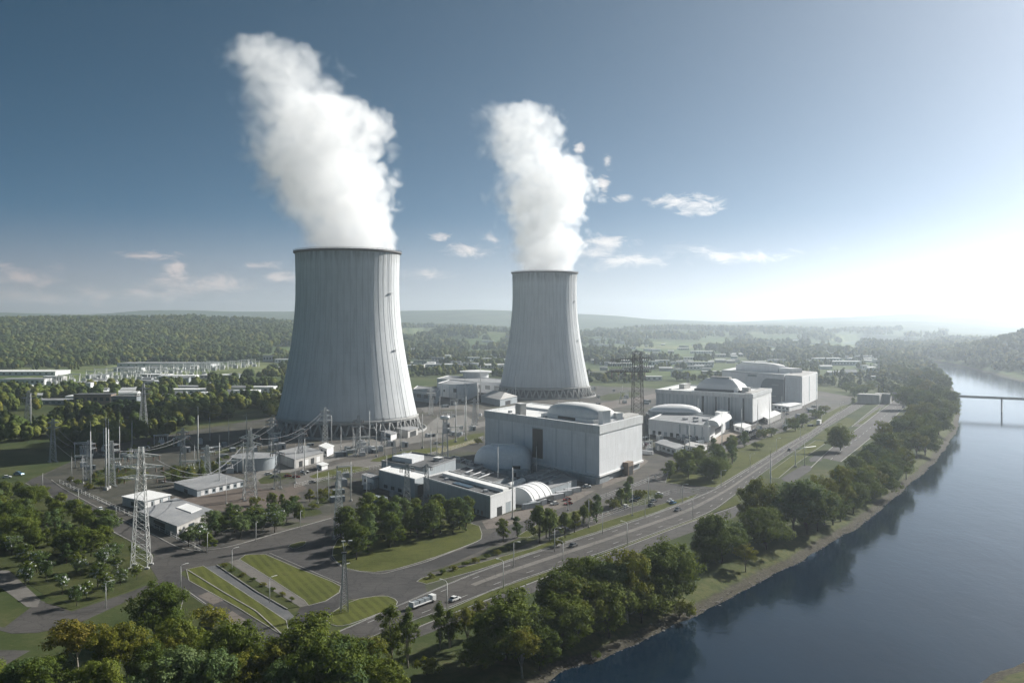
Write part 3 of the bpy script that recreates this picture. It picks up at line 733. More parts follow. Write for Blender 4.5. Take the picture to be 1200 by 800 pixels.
t1x,t1y=(407.8-600)*.8,831.0
P1=[(13.0,64.8),(22,62.6),(34,60.1),(46,57.8),(58,55.6),(70,53.5),(82,51.6),(94,50.0),(106,48.8),(118,48.0),(130,47.7),(146,47.8),(165,48.3)]
_,r1,z1=cooling_tower('broad cooling tower nearest the viewer, in front of the switchyard, under the taller steam plume',t1x,t1y,P1)
t2x,t2y=(638.3-600)*1222/F,1222.0
P2=[(13.0,61.6),(22,59.6),(34,57.2),(46,54.9),(58,52.6),(70,50.5),(82,48.6),(94,47.0),(106,45.7),(118,44.7),(130,44.2),(146,44.1),(168,44.6)]
_,r2,z2=cooling_tower('slimmer cooling tower standing behind the nearest white reactor hall',t2x,t2y,P2,44,65.,63.)

# ------------------------------------------------------------------ steam
def plume(label, x, y, prof, R0, voxel, dens, seed):
    """prof: (height, centre offset, radius); a hull mesh carries a density grid computed from the same profile"""
    z0,z1=prof[0][0],prof[-1][0]
    hull=MB()
    def fn(u,v):
        z=z0+(z1-z0)*u; c=np.interp(z,[p[0] for p in prof],[p[1] for p in prof]); r=np.interp(z,[p[0] for p in prof],[p[2] for p in prof])
        a=2*math.pi*v; r=max(r,1.)*(1.0+.10*math.sin(3*a+z*.05)+.06*math.sin(7*a-z*.11))
        return (c+r*math.cos(a),r*math.sin(a),z)
    hull.grid(fn,40,40)
    t=NT('steam_edge'); rgb=t.n('ShaderNodeRGB'); rgb.outputs[0].default_value=(1,1,1,1)
    hm=t.out(t.n('ShaderNodeBsdfTransparent',Color=rgb.outputs[0]).outputs[0])
    t=NT('steam'); pv=t.n('ShaderNodeVolumePrincipled',Color=(.997,.998,1.0),Density=dens,Anisotropy=.3)
    vm=t.out(None,pv.outputs[0])
    o=hull.build('steam_plume',hm,None,(x,y,0)); tag(o,label,'steam plume')
    ng=bpy.data.node_groups.new('steam_density','GeometryNodeTree')
    ng.interface.new_socket('Geometry',in_out='INPUT',socket_type='NodeSocketGeometry'); ng.interface.new_socket('Geometry',in_out='OUTPUT',socket_type='NodeSocketGeometry')
    N=ng.nodes; Lk=ng.links
    gi=N.new('NodeGroupInput'); go=N.new('NodeGroupOutput')
    def setv(i,v):
        if isinstance(v,bpy.types.NodeSocket): Lk.new(v,i)
        else: i.default_value=v
    def mth(op,a,b=0.0,c=0.0,clamp=False):
        n=N.new('ShaderNodeMath'); n.operation=op; n.use_clamp=clamp; setv(n.inputs[0],a); setv(n.inputs[1],b); setv(n.inputs[2],c); return n.outputs[0]
    def vm_(op,a,b,out=0):
        n=N.new('ShaderNodeVectorMath'); n.operation=op; setv(n.inputs[0],a); setv(n.inputs[1],b); return n.outputs[out]
    pos=N.new('GeometryNodeInputPosition').outputs[0]
    w=N.new('ShaderNodeTexNoise'); setv(w.inputs['Vector'],vm_('ADD',pos,(seed*37.,seed*11.,0))); w.inputs['Scale'].default_value=1/70; w.inputs['Detail'].default_value=2
    warp=vm_('MULTIPLY',vm_('SUBTRACT',w.outputs[1],(.5,.5,.5)),(34,34,24))
    sx=N.new('ShaderNodeSeparateXYZ'); Lk.new(pos,sx.inputs[0])
    rise=mth('MULTIPLY',mth('SUBTRACT',sx.outputs[2],z0+8),1/45.,clamp=True)
    sc_=N.new('ShaderNodeVectorMath'); sc_.operation='SCALE'; Lk.new(warp,sc_.inputs[0]); Lk.new(rise,sc_.inputs[3])
    wp=vm_('ADD',pos,sc_.outputs[0])
    s=N.new('ShaderNodeSeparateXYZ'); Lk.new(wp,s.inputs[0]); X,Yc,Zc=s.outputs
    zn=mth('DIVIDE',mth('SUBTRACT',Zc,z0),z1-z0,clamp=True)
    def curve(vals,lo,hi):
        n=N.new('ShaderNodeFloatCurve'); cu=n.mapping.curves[0]; pts=[((p[0]-z0)/(z1-z0),(v-lo)/(hi-lo)) for p,v in zip(prof,vals)]
        cu.points[0].location=pts[0]; cu.points[1].location=pts[-1]
        for q in pts[1:-1]: cu.points.new(*q)
        n.mapping.update(); Lk.new(zn,n.inputs[1]); return mth('MULTIPLY_ADD',n.outputs[0],hi-lo,lo)
    cs=[p[1] for p in prof]; rs=[p[2] for p in prof]
    cx=curve(cs,min(cs)-1,max(cs)+1); rr=curve(rs,0,max(rs)+1)
    dx=mth('SUBTRACT',X,cx); r=mth('SQRT',mth('ADD',mth('MULTIPLY',dx,dx),mth('MULTIPLY',mth('MULTIPLY',Yc,Yc),1.25)))
    inside=mth('ADD',mth('SUBTRACT',rr,r),mth('SUBTRACT',mth('MULTIPLY',rise,7.0),mth('MULTIPLY',mth('MAXIMUM',mth('SUBTRACT',Zc,z1-16),0.0),.9)))
    def noise(scale,detail,rough,vec):
        n=N.new('ShaderNodeTexNoise'); Lk.new(vec,n.inputs['Vector']); n.inputs['Scale'].default_value=scale; n.inputs['Detail'].default_value=detail; n.inputs['Roughness'].default_value=rough; return n.outputs[0]
    fw=N.new('ShaderNodeTexNoise'); Lk.new(wp,fw.inputs['Vector']); fw.inputs['Scale'].default_value=1/16.; fw.inputs['Detail'].default_value=3
    p2=vm_('ADD',vm_('ADD',wp,vm_('MULTIPLY',vm_('SUBTRACT',fw.outputs[1],(.5,.5,.5)),(20,20,20))),(seed*53.,0.,seed*17.))
    n1=noise(1/34.,5,.58,p2)
    def voro(scale,v):
        n=N.new('ShaderNodeTexVoronoi'); n.feature='SMOOTH_F1'; Lk.new(v,n.inputs['Vector']); n.inputs['Scale'].default_value=scale
        try: n.inputs['Smoothness'].default_value=.25
        except Exception: pass
        return n.outputs[0]
    n3=noise(1/9.,3,.6,p2); v1=voro(1/30.,p2); v2=voro(1/13.,p2)
    amp=mth('MULTIPLY_ADD',rise,.7,.3)
    f=mth('ADD',mth('MULTIPLY',mth('SUBTRACT',n1,.5),40.),mth('ADD',mth('MULTIPLY',mth('SUBTRACT',.42,v1),32.),mth('ADD',mth('MULTIPLY',mth('SUBTRACT',.42,v2),20.),mth('MULTIPLY',mth('SUBTRACT',n3,.5),15.))))
    f=mth('ADD',inside,mth('MULTIPLY',f,amp))
    # the shaded windward side frays into thin wisps, the other is crisp
    soft=mth('MULTIPLY_ADD',mth('MULTIPLY',mth('MULTIPLY',dx,-1.0),1/45.,clamp=True),STEAM_SOFT,mth('MULTIPLY_ADD',zn,9.0,4.5))
    dn=mth('POWER',mth('DIVIDE',f,soft,clamp=True),1.5)
    bil=mth('ADD',mth('MULTIPLY',mth('SUBTRACT',.45,v2),2.2),mth('ADD',mth('MULTIPLY',mth('SUBTRACT',n3,.5),2.2),.8),clamp=True)
    dn=mth('MULTIPLY',dn,mth('MULTIPLY_ADD',bil,.75,.25))
    dn=mth('MULTIPLY',dn,mth('MULTIPLY_ADD',mth('SUBTRACT',1.0,zn),.75,.25))
    vc=N.new('GeometryNodeVolumeCube'); Lk.new(dn,vc.inputs['Density'])
    x0=min(p[1]-p[2] for p in prof)-26; x1=max(p[1]+p[2] for p in prof)+22; ry=max(rs)+22
    vc.inputs['Min'].default_value=(x0,-ry,z0); vc.inputs['Max'].default_value=(x1,ry,z1+20)
    for k,L in (('Resolution X',x1-x0),('Resolution Y',2*ry),('Resolution Z',z1+20-z0)): vc.inputs[k].default_value=int(L/voxel)
    sm=N.new('GeometryNodeSetMaterial'); sm.inputs['Material'].default_value=vm; Lk.new(vc.outputs[0],sm.inputs[0])
    j=N.new('GeometryNodeJoinGeometry'); Lk.new(sm.outputs[0],j.inputs[0]); Lk.new(gi.outputs[0],j.inputs[0]); Lk.new(j.outputs[0],go.inputs[0])
    md=o.modifiers.new('steam','NODES'); md.node_group=ng
    return o
def plume_profile(rows, cx, k, zoff=-4):
    out=[]
    for py,l,r in rows: out.append((H+(HY-py)*k,((l+r)/2-600)*k-cx,(r-l)/2*k))
    return out
R1=[(300,350,465),(290,348,466),(263,336,466),(245,322,460),(226,312,452),(207,300,450),(189,291,446),(170,285,446),(151,286,448),(132,290,446),(121,288,420),(110,286,392),(95,285,388),(80,268,384),(65,254,370),(54,258,350),(44,286,318),(36,298,306)]
plume('tall steam plume drifting up from the broad nearest cooling tower',t1x,t1y,plume_profile(R1,t1x,.8),46,1.25,STEAM,1.0)
k2=1222/F
R2=[(322,601,676),(312,600,676),(300,597,677),(285,592,676),(270,592,675),(255,585,678),(240,578,690),(225,576,692),(210,582,690),(195,577,682),(180,566,660),(165,560,658),(150,560,662),(135,564,658),(128,570,648),(120,580,622),(114,588,606)]
plume('shorter steam plume billowing from the slimmer farther cooling tower',t2x,t2y,plume_profile(R2,t2x,k2),44,1.5,STEAM,2.0)
# ------------------------------------------------------------------ buildings
class Block:
    """a walled block on a traced footprint: front, right and left ground corners (pixels of the photograph), height in metres"""
    def __init__(s, root, f, r, l, z0=0., world=False):
        f,r,l=[Vector(p) if world else Vector(G(*p)) for p in (f,r,l)]
        s.root=root; o=Vector(root.location[:2]); s.f,s.r,s.l=f-o,r-o,l-o; s.b=s.r+s.l-s.f; s.c=(s.r+s.l)/2
    def poly(s, grow=0.0):
        P=[tuple(p) for p in (s.f,s.r,s.b,s.l)]
        return offset_poly(P,grow) if grow else P
    def at(s,u,v):      # u along the right-hand side, v along the left-hand side
        return s.f+(s.r-s.f)*u+(s.l-s.f)*v
    def wall(s, name, mat, z0, z1, grow=0.0, parent=None, bevel=0.0):
        return MB().prism(s.poly(grow),z0,z1,bottom=True).build(name,mat,parent or s.root,bevel=bevel)
    def roof(s, z, mat, name='roof', th=.35, inset=-.0, parent=None):
        return MB().prism(s.poly(inset),z,z+th,bottom=True).build(name,mat,parent or s.root)
    def rim(s, z0, z1, grow, w, mat, name='parapet', parent=None):
        O=s.poly(grow); I=s.poly(grow-w); m=MB(); n=4
        for P,z in ((O,z0),(O,z1),(I,z1),(I,z0)): m.v+=[(*p,z) for p in P]
        u=[0]
        for i in range(4): u.append(u[-1]+math.dist(O[i],O[(i+1)%4]))
        for k in range(4):
            k2=(k+1)%4
            for i in range(4):
                j=(i+1)%4; zz=[z0,z1,z1,z0]
                m.face([k*4+i,k*4+j,k2*4+j,k2*4+i],[(u[i],zz[k]),(u[i+1],zz[k]),(u[i+1],zz[k2]),(u[i],zz[k2])])
        return m.build(name,mat,parent or s.root)
    def edge(s, side):
        a,b={'left':(s.f,s.l),'right':(s.f,s.r),'back':(s.l,s.b),'far':(s.r,s.b)}[side]
        return a,b
    def panel(s, side, u0, u1, z0, z1, mat, name, t=.12, parent=None, depth=.3):
        a,b=s.edge(side); d=(b-a).normalized(); L=(b-a).length; n=Vector((-d.y,d.x))
        if n.dot((a+b)/2-s.c)<0: n=-n
        p,q=a+d*L*u0,a+d*L*u1
        return MB().prism([tuple(p-n*depth),tuple(q-n*depth),tuple(q+n*t),tuple(p+n*t)],z0,z1,bottom=True).build(name,mat,parent or s.root)
    def length(s, side): a,b=s.edge(side); return (b-a).length
def root_at(name,label,cat,px,group=None):
    x,y=G(*px); return thing(name,label,cat,(x,y,0),0,group)
def superdome(c, ax, ay, hx, hy, h, z, p=3.2, q=2.2):
    """low rounded roof shell over a rounded rectangle"""
    ax=Vector(ax).normalized(); ay=Vector(ay).normalized(); m=MB()
    def fn(u,v):
        a=2*math.pi*v; e=(math.pi/2)*u; ce,se=math.cos(e)**(2/q),math.sin(e)**(2/q)
        ca,sa=math.cos(a),math.sin(a)
        X=math.copysign(abs(ca)**(2/p),ca)*ce*hx; Y=math.copysign(abs(sa)**(2/p),sa)*ce*hy
        w=ax*X+ay*Y; return (c[0]+w.x,c[1]+w.y,z+h*se)
    return m.grid(fn,14,64)
def vault(a, b, half, h, z0, q=2.4, n=24, wall=0.0, ends=0.0):
    """barrel-vaulted shell from a to b (2D), half width, rise h, optional straight wall and rounded ends"""
    a,b=Vector(a),Vector(b); d=(b-a).normalized(); s=Vector((-d.y,d.x)); L=(b-a).length; m=MB()
    def fn(u,v):
        k=1.0
        if ends>0:
            e=min(u*L,(1-u)*L)/ends; k=math.sqrt(max(0,1-(1-min(1,e))**2))**.8
        th=math.pi*v; cx,sx=math.cos(th),math.sin(th)
        X=math.copysign(abs(cx)**(2/q),cx)*half*(k*.35+.65 if ends>0 else 1); Zz=abs(sx)**(2/q)*h*(k if ends>0 else 1)
        p=a+d*L*u+s*X; return (p.x,p.y,z0+Zz)
    m.grid(fn,28 if ends>0 else 6,n)
    if ends<=0:
        for u in (0,1):
            b0=len(m.v); 
            for j in range(n+1): m.v.append(fn(u,j/n))
            m.face([b0+j for j in range(n+1)])
    return m
def vent(blk,u,v,z,sx,sy,sz,mat,name='roof_vent',parent=None,cap=True):
    p=blk.at(u,v); d=(blk.l-blk.f); rz=math.atan2(d.y,d.x)
    o=MB().box((p.x,p.y,z+sz/2),(sx,sy,sz),rz).build(name,mat,parent or blk.root)
    if cap: MB().box((p.x,p.y,z+sz+.15),(sx+.8,sy+.8,.3),rz).build('vent_cap',M['white_roof'],o)
    return o

# nearest white reactor hall
rt=root_at('reactor_hall','largest white reactor hall with one tall dark door and a long rounded roof dome','reactor building',(702.4,567.3))
B=Block(rt,(702.4,567.3),(752.5,548.2),(568.6,539))
B.wall('wall',M['clad'],5.2,31.0)
B.wall('plinth',M['clad_blue'],-.3,5.2,-1.4)
B.rim(31.0,36.25,.55,2.2,M['parapet'])
rf=B.roof(34.2,M['white_roof'],'roof',.5,-1.7)
B.rim(4.5,5.6,.9,1.6,M['white_roof'],'ledge')
B.panel('left',.455,.545,9.0,28.6,M['bronze'],'tall_door',.18)
B.panel('left',.452,.548,28.6,29.3,M['clad_blue'],'door_lintel',.35)
for u in (.10,.21,.34,.62,.73,.86): B.panel('left',u,u+.004,5.6,31,M['clad_blue'],'wall_seam',.06)
B.panel('right',.0,.22,.0,5.0,M['container_dark'],'loading_bay',-.2)
B.panel('right',.52,.64,-.2,8.6,M['timber'],'entrance_porch',4.0); B.panel('right',.535,.625,.2,6.0,M['dark'],'door',4.1)
B.panel('left',.0,.62,-.2,4.4,M['clad_blue'],'lean_to',3.0)
lv=(B.l-B.f).normalized(); rv=Vector((-lv.y,lv.x))
if rv.dot(B.r-B.f)<0: rv=-rv
pc=B.at(.42,.30)
MB().prism([tuple(pc+lv*a+rv*b) for a,b in ((-27,-13),(27,-13),(30,0),(27,14),(-27,14),(-30,0))],34.7,37.0).build('dome_base',M['white_roof'],rt)
superdome(pc,lv,rv,28,12,8.6,37.0,3.6,2.5).build('roof_dome',M['white_roof'],rt)
MB().prism([tuple(pc+lv*a+rv*(-13.02)) for a in (-9,9)]+[tuple(pc+lv*a+rv*(-12.4)) for a in (9,-9)],35.0,36.9).build('dome_louvre',M['dark'],rt)
vent(B,.10,.70,34.7,6,5,8.5,M['stucco']); vent(B,.28,.02+.04,34.7,4.2,6.5,8.5,M['clad']); vent(B,.55,.06,34.7,7,5,5.5,M['clad_white'])
MB().prism([tuple(B.at(a,b)) for a,b in ((.62,.02),(.98,.02),(.98,.10),(.62,.12))],34.7,37.4).build('roof_deck',M['stucco'],rt)
MB().prism([tuple(B.at(a,b)) for a,b in ((.62,.55),(.9,.55),(.9,.98),(.62,.98))],34.7,36.4).build('roof_deck',M['white_roof'],rt)
for a,b in ((.2,.85),(.45,.85),(.8,.42),(.85,.2),(.15,.5)):
    vent(B,a,b,34.7,2.2,2.2,1.6,M['steel'],'fan_housing',None,False)

# second reactor hall
rt=root_at('reactor_hall','ribbed grey reactor hall with dark vertical slots and a faceted roof dome','reactor building',(882,500))
B=Block(rt,(882,500),(903.7,490),(768.7,491.5))
B.wall('wall',M['clad_ribbed'],4.4,27.6); B.wall('plinth',M['dark_concrete'],-.3,4.4,-2.0)
B.rim(27.6,31.3,.6,2.0,M['parapet']); B.roof(29.6,M['white_roof'],'roof',.5,-1.4)
B.panel('right',0,.999,4.4,27.6,M['clad_white'],'gable_cladding',.10)
for u,w in ((.08,.022),(.16,.012),(.155+.07,.018),(.30,.012),(.355,.02),(.42,.012),(.485,.03),(.62,.01),(.72,.01),(.8,.01),(.88,.01)):
    B.panel('left',u,u+w*.75,5.5,27.0,M['dark'] if w>.017 else M['clad_blue'],'window_slot',.08)
for u in (.2,.27,.33,.39,.45,.55,.6,.66,.7,.76,.84,.92,.97): B.panel('left',u,u+.012,4.6,27.4,M['clad_blue'],'pilaster',.55)
for k in range(5): B.panel('left',.04+k*.19,.06+k*.19,-.2,4.4,M['concrete'],'stilt',-1.0)
lv=(B.l-B.f).normalized(); rv=Vector((-lv.y,lv.x))
if rv.dot(B.r-B.f)<0: rv=-rv
pc=B.at(.45,.40)
MB().prism([tuple(pc+lv*a+rv*b) for a,b in ((-25,-13),(25,-13),(25,13),(-25,13))],30.0,32.2).build('dome_base',M['dark_roof'],rt)
dm=MB(); lo=[(-24,-12),(24,-12),(24,12),(-24,12)]; hi=[(-13,-6),(16,-6),(16,6),(-13,6)]; mi=[(-20,-10.5),(21.5,-10.5),(21.5,10.5),(-20,10.5)]
for P,z in ((lo,32.2),(mi,37.5),(hi,42.6)): dm.v+=[(*(pc+lv*a+rv*b),z) for a,b in P]
for k in (0,4):
    for i in range(4): dm.face([k+i,k+(i+1)%4,k+4+(i+1)%4,k+4+i])
dm.face([8,9,10,11]); dm.build('roof_dome',M['clad_white'],rt,bevel=.8)
MB().prism([tuple(pc+lv*a+rv*b) for a,b in ((-9,-3),(12,-3),(12,3),(-9,3))],42.65,44.6).build('dome_cap',M['stucco'],rt)
vent(B,.35,.13,30.1,7,6,5,M['stucco']); vent(B,.3,.22,30.1,4,4,4,M['clad']); vent(B,.5,.82,30.1,6,14,5,M['stucco']); vent(B,.75,.68,30.1,5,8,3,M['clad'])
MB().prism([tuple(B.at(a,b)) for a,b in ((.1,.03),(.95,.03),(.95,.10),(.1,.10))],30.1,31.6).build('roof_deck',M['stucco'],rt)
for a,b in ((.2,.9),(.8,.9),(.8,.5)): vent(B,a,b,30.1,2.2,2.2,1.4,M['steel'],'fan_housing',None,False)

# third reactor hall, two blocks joined over a great arch
rt=root_at('reactor_hall','farthest pale hall with a great arched recess beside a tall white block','reactor building',(940,475.8))
B=Block(rt,(940,475.8),(958,467.5),(919.8,473.5)); T=Block(rt,(919.0,473.2),(936,466),(846,464.5))
B.wall('block_wall',M['clad_white'],-.2,35.4,0,None,.3); B.roof(35.41,M['stucco'],'roof',.5,-.8)
T.wall('wall',M['clad'],-.2,34.0); T.rim(34.0,36.2,.3,1.6,M['parapet']); T.roof(34.3,M['white_roof'],'roof',.4,-1.2)
a,b=T.edge('left'); d=(b-a).normalized(); n=Vector((-d.y,d.x)); n=n if n.dot((a+b)/2-T.c)>0 else -n; Lw=(b-a).length
ar=MB(); pts=[(1.0,0.0)]+[(1.0+ (Lw*.40)*(1-math.cos(t))/1.0*.5*2*.5+0, 0) for t in ()]
W=Lw*.36; prof=[(.6,0),(.6,26.5)]
for k in range(13):
    th=math.pi/2*k/12; prof.append((.6+W-9+9*math.sin(th) if True else 0, 26.5-9+9*math.cos(th)+3.5))
prof=[(.6,0),(.6,30)]+[(W-14*(1-math.sin(math.pi/2*k/12)),30-16*(1-math.cos(math.pi/2*k/12))) for k in range(13)]+[(W,0)]
for off,back in ((.12,0),(-.4,1)):
    for u,z in prof: p=a+d*u+n*off; ar.v.append((p.x,p.y,z))
k=len(prof); ar.face(list(range(k))); ar.face(list(range(2*k-1,k-1,-1)))
for i in range(k): ar.face([i,(i+1)%k,k+(i+1)%k,k+i])
arch=ar.build('arched_recess',M['container_dark'],rt)
for uu,z in ((.12,8),(.2,16),(.08,22)): T.panel('left',uu,uu+.10,z,z+.8,M['steel'],'gantry',.6)
T.panel('left',.60,.98,22,33,M['clad_white'],'upper_wall',.2); T.panel('left',.42,.56,30.5,33.2,M['clad_blue'],'cornice',.3)
B.panel('right',.42,.47,2,33,M['clad_blue'],'wall_seam',.08); B.panel('right',.9,.96,10,34,M['clad_blue'],'wall_seam',.08); B.panel('left',.1,.9,1,33,M['clad'],'side_cladding',.1)
pc=T.at(.55,.44); lv=(T.l-T.f).normalized(); rv=Vector((-lv.y,lv.x))
MB().prism([tuple(pc+lv*x+rv*y) for x,y in ((-36,-9),(48,-9),(48,9),(-36,9))],34.8,42.5).build('penthouse',M['clad'],rt)
superdome(pc+lv*6,lv,rv,40,8.6,4,42.52,5,2.6).build('penthouse_roof',M['white_roof'],rt)
MB().prism([tuple(pc+lv*x+rv*y) for x,y in ((-62,-8),(-37,-8),(-37,8),(-62,8))],34.8,41.5).build('penthouse',M['clad_white'],rt)

# annexe in front of the second hall
rt=root_at('turbine_annexe','low white annexe with curved end wall below the ribbed grey hall','annexe building',(831.6,518))
B=Block(rt,(831.6,518),(849,506),(760,508.5))
B.wall('wall',M['clad_white'],-.2,12.5); B.rim(12.5,13.8,.2,.8,M['white_roof']); B.roof(12.3,M['grey_roof'],'roof',.4,-.7)
a,b=B.f,B.r; vault(a+(b-a)*.1,b,6.5,5.0,12.6,2.2).build('curved_end_roof',M['white_roof'],rt)
for k in range(9): B.panel('left',.08+k*.1,.13+k*.1,.2,3.8,M['dark'] if k%3 else M['clad_blue'],'doorway',.08)
for k in range(4): B.panel('left',.1+k*.12,.115+k*.12,4.2,12.2,M['clad_blue'],'pipe',.5)
B.panel('right',.35,.75,3.0,8.0,M['dark'],'window',.08); B.panel('right',.05,.2,0,4,M['dark'],'doorway',.08)
for u,v in ((.3,.1),(.5,.2),(.7,.12),(.3,.3),(.6,.38),(.4,.5)): vent(B,u,v,12.7,4,3,1.8,M['steel'],'roof_unit',None,False)
rt=root_at('storage_shed','curved white roofed shed squeezed between annexe and ribbed hall','shed',(792,505))
x,y=G(792,505); p=Vector(G(815,501))-Vector((x,y)); q=Vector(G(771,500))-Vector((x,y))
MB().prism([tuple(v) for v in (q+Vector((-6,-6)),p+Vector((6,-6)),p+Vector((4,20)),q+Vector((-6,20)))],-.2,15).build('wall',M['clad_blue'],rt)
superdome((p+q)/2+Vector((0,7)),p-q,Vector((-(p-q).y,(p-q).x)),24,14.5,6.5,15,4,2.0).build('roof',M['clad_white'],rt)
rt=root_at('stair_tower','pale stair tower standing at the corner of the white annexe','stair tower',(846,504))
B=Block(rt,(848,505),(855,501),(838,502)); B.wall('wall',M['clad'],-.2,15.5,0,None,.25); B.roof(15.51,M['white_roof'],'roof',.4,.2); B.panel('left',.3,.5,2,12,M['glass'],'window',.08)

# long workshop with the lower wing
rt=root_at('workshop','long blue grey workshop with a flat roof and raised roof strip','workshop building',(574.6,607.3))
B=Block(rt,(574.6,607.3),(604,596.5),(496.3,582))
B.wall('wall',M['clad_blue'],-.2,10.8); B.rim(10.8,11.6,.15,.5,M['white_roof']); B.roof(10.6,M['dark_roof'],'roof',.3,-.5)
B.panel('right',0,.999,-.1,10.7,M['clad_white'],'gable_cladding',.1)
m=MB(); m.prism([tuple(B.at(a,b)) for a,b in ((.50,.0),(.72,.0),(.72,.9),(.50,.9))],10.95,12.8); m.build('roof_strip',M['white_roof'],rt)
MB().prism([tuple(B.at(a,b)) for a,b in ((.15,.35),(.35,.35),(.35,.6),(.15,.6))],10.95,11.5).build('roof_light',M['glass'],rt)
for k in range(16): B.panel('left',.10+k*.054,.125+k*.054,.3,2.6,M['glass'] if k%3 else M['brick'],'window',.06)
B.panel('right',.25,.45,.0,4.5,M['dark'],'door',.16); B.panel('right',.6,.8,.0,5.5,M['clad_blue'],'door',.16)
for a,b in ((.25,.15),(.3,.75),(.85,.3),(.85,.7)): vent(B,a,b,10.9,2.4,2,1.3,M['steel'],'roof_unit',None,False)
rt=root_at('workshop_wing','short blue grey wing with pale flat roof behind the long workshop','workshop building',(486,583.5))
B=Block(rt,(486,583.5),(502,577),(444,571.5))
B.wall('wall',M['clad_blue'],-.2,10.5); B.rim(10.5,11.2,.15,.5,M['white_roof']); B.roof(10.3,M['white_roof'],'roof',.3,-.5); B.panel('right',.2,.9,.0,6.5,M['dark'],'vehicle_door',.08)
for k in range(4): B.panel('left',.15+k*.2,.25+k*.2,1.2,3.2,M['glass'],'window',.06)
rt=root_at('workshop_wing','dark roofed taller block behind the short workshop wing','workshop building',(497,566))
B=Block(rt,(500,573),(534,560),(447,563)); B.wall('wall',M['clad_blue'],-.2,12); B.rim(12,12.9,.15,.5,M['grey_roof']); B.roof(11.8,M['dark_roof'],'roof',.3,-.5)
MB().prism([tuple(B.at(a,b)) for a,b in ((.2,.45),(.6,.45),(.6,.9),(.2,.9))],12.1,15).build('plant_room',M['clad'],rt); vent(B,.7,.2,12.1,5,4,2,M['steel'],'roof_unit')
rt=root_at('workshop_hut','small pale hut against the end of the workshop wing','hut',(436,571))
B=Block(rt,(438,573),(446,570),(424,567.5)); B.wall('wall',M['clad_white'],-.2,6); B.roof(6.01,M['grey_roof'],'roof',.35,.25); B.panel('left',.3,.5,.1,2.8,M['dark'],'door',.06); B.panel('left',.6,.8,2.5,4.2,M['glass'],'window',.06)

M['vault']=plain('white_membrane',(.78,.79,.80),.6,var=.06)
# rounded white containment shed beside the hall
rt=root_at('vaulted_shed','rounded white vaulted shed standing against the dark side of the largest hall','vaulted building',(592,557))
o=Vector(rt.location[:2]); a=Vector(G(578,556))-o; b=Vector(G(612,543))-o; d=(b-a).normalized()
vc_=Vector((-6,596))-o
superdome(vc_,(1,-.12),(.12,1),19,12.5,18,-.2,4.5,4.2).build('shell',M['vault'],rt)
MB().prism([tuple(vc_+Vector(v)) for v in ((-8,-1.2),(8,-3),(8,2),(-8,2))],17.7,18.6).build('ridge_vent',M['clad_white'],rt)
MB().prism([tuple(v) for v in (a+Vector((4,-6)),a+Vector((22,-10)),a+Vector((24,-2)),a+Vector((4,2)))],-.2,4).build('porch',M['clad_blue'],rt)
MB().box((vc_.x+9,vc_.y-13.3,3),(5,1.2,6),-.12).build('door',M['dark'],rt)
# half barrel store next to the workshop
rt=root_at('barrel_store','bright white half barrel store at the sunlit gable of the long workshop','barrel store',(620,588))
o=Vector(rt.location[:2]); a=Vector(G(606,590.5))-o; b=Vector(G(630,583))-o
vault(a,b,10.5,9.5,-.2,2.1,24).build('shell',M['clad_white'],rt)
for k in range(4):
    c=a.lerp(b,.1+k*.27); dd=(b-a).normalized(); vault(c,c+dd*.5,10.7,9.7,-.2,2.1,24).build('shell_rib',M['white_roof'],rt)
MB().prism([tuple(a.lerp(b,t_)+Vector((dd.y,-dd.x))*w) for t_,w in ((.1,10.6),(.9,10.6),(.9,12.5),(.1,12.5))],-.2,3.2).build('side_canopy',M['dark'],rt)

# low process roofs between workshop and hall
for px,h,lab,mat,rm in (([(560,583),(596,570),(522,565)],5.5,'low dark roofed pump house behind the long workshop','clad_blue','dark_roof'),
    ([(640,583),(676,570),(612,566)],4.2,'low dark roofed pipe gallery at the foot of the largest hall','clad_blue','grey_roof'),
    ([(556,560),(566,556),(522,549)],6.5,'flat dark roofed switch room beside the vaulted shed','clad_blue','dark_roof')):
    rt=root_at('pump_house',lab,'plant building',px[0]); B=Block(rt,*px); B.wall('wall',M[mat],-.2,h); B.rim(h,h+.6,.1,.4,M['grey_roof']); B.roof(h-.2,M[rm],'roof',.25,-.4)
    for u,v in ((.3,.2),(.6,.4),(.35,.65),(.7,.8)): vent(B,u,v,h+.05,3,2.4,1.6,M['steel'],'roof_unit',None,False)
    m=MB(); 
    for v in (.3,.5,.7): p,q=B.at(.1,v),B.at(.9,v+.05); m.tube([(p.x,p.y,h+.9),(q.x,q.y,h+.9)],.45,8)
    m.build('roof_pipe',M['steel'],rt)
# buildings on the left yard
rt=root_at('barracks','long low office hut with white window panels beside the bare dirt','hut',(231,582))
B=Block(rt,(231,582),(285,570),(204,572.5)); B.wall('wall',M['clad_blue'],-.2,3.7); B.roof(3.71,M['grey_roof'],'roof',.4,.5)
for k in range(6): B.panel('right',.08+k*.155,.15+k*.155,.3,3.2,M['white'],'window_panel',.08); 
for k in range(6): B.panel('right',.17+k*.155,.22+k*.155,1.0,2.6,M['glass'],'window',.06)
B.panel('left',.4,.55,.1,2.3,M['dark'],'door',.06)
rt=root_at('gatehouse','small pale gatehouse with white door panels at the lattice pylon foot','gatehouse',(169,597.7))
B=Block(rt,(169,597.7),(199.5,590),(143.5,592)); B.wall('wall',M['clad_blue'],-.2,4.7); B.roof(4.71,M['white_roof'],'roof',.4,.5)
for k in range(3): B.panel('right',.05+k*.33,.25+k*.33,.2,4.0,M['white'],'door_panel',.08); B.panel('right',.27+k*.3,.33+k*.3,.2,3.6,M['dark'],'doorway',.05)
B.panel('left',.3,.6,1.2,3.2,M['glass'],'window',.06)
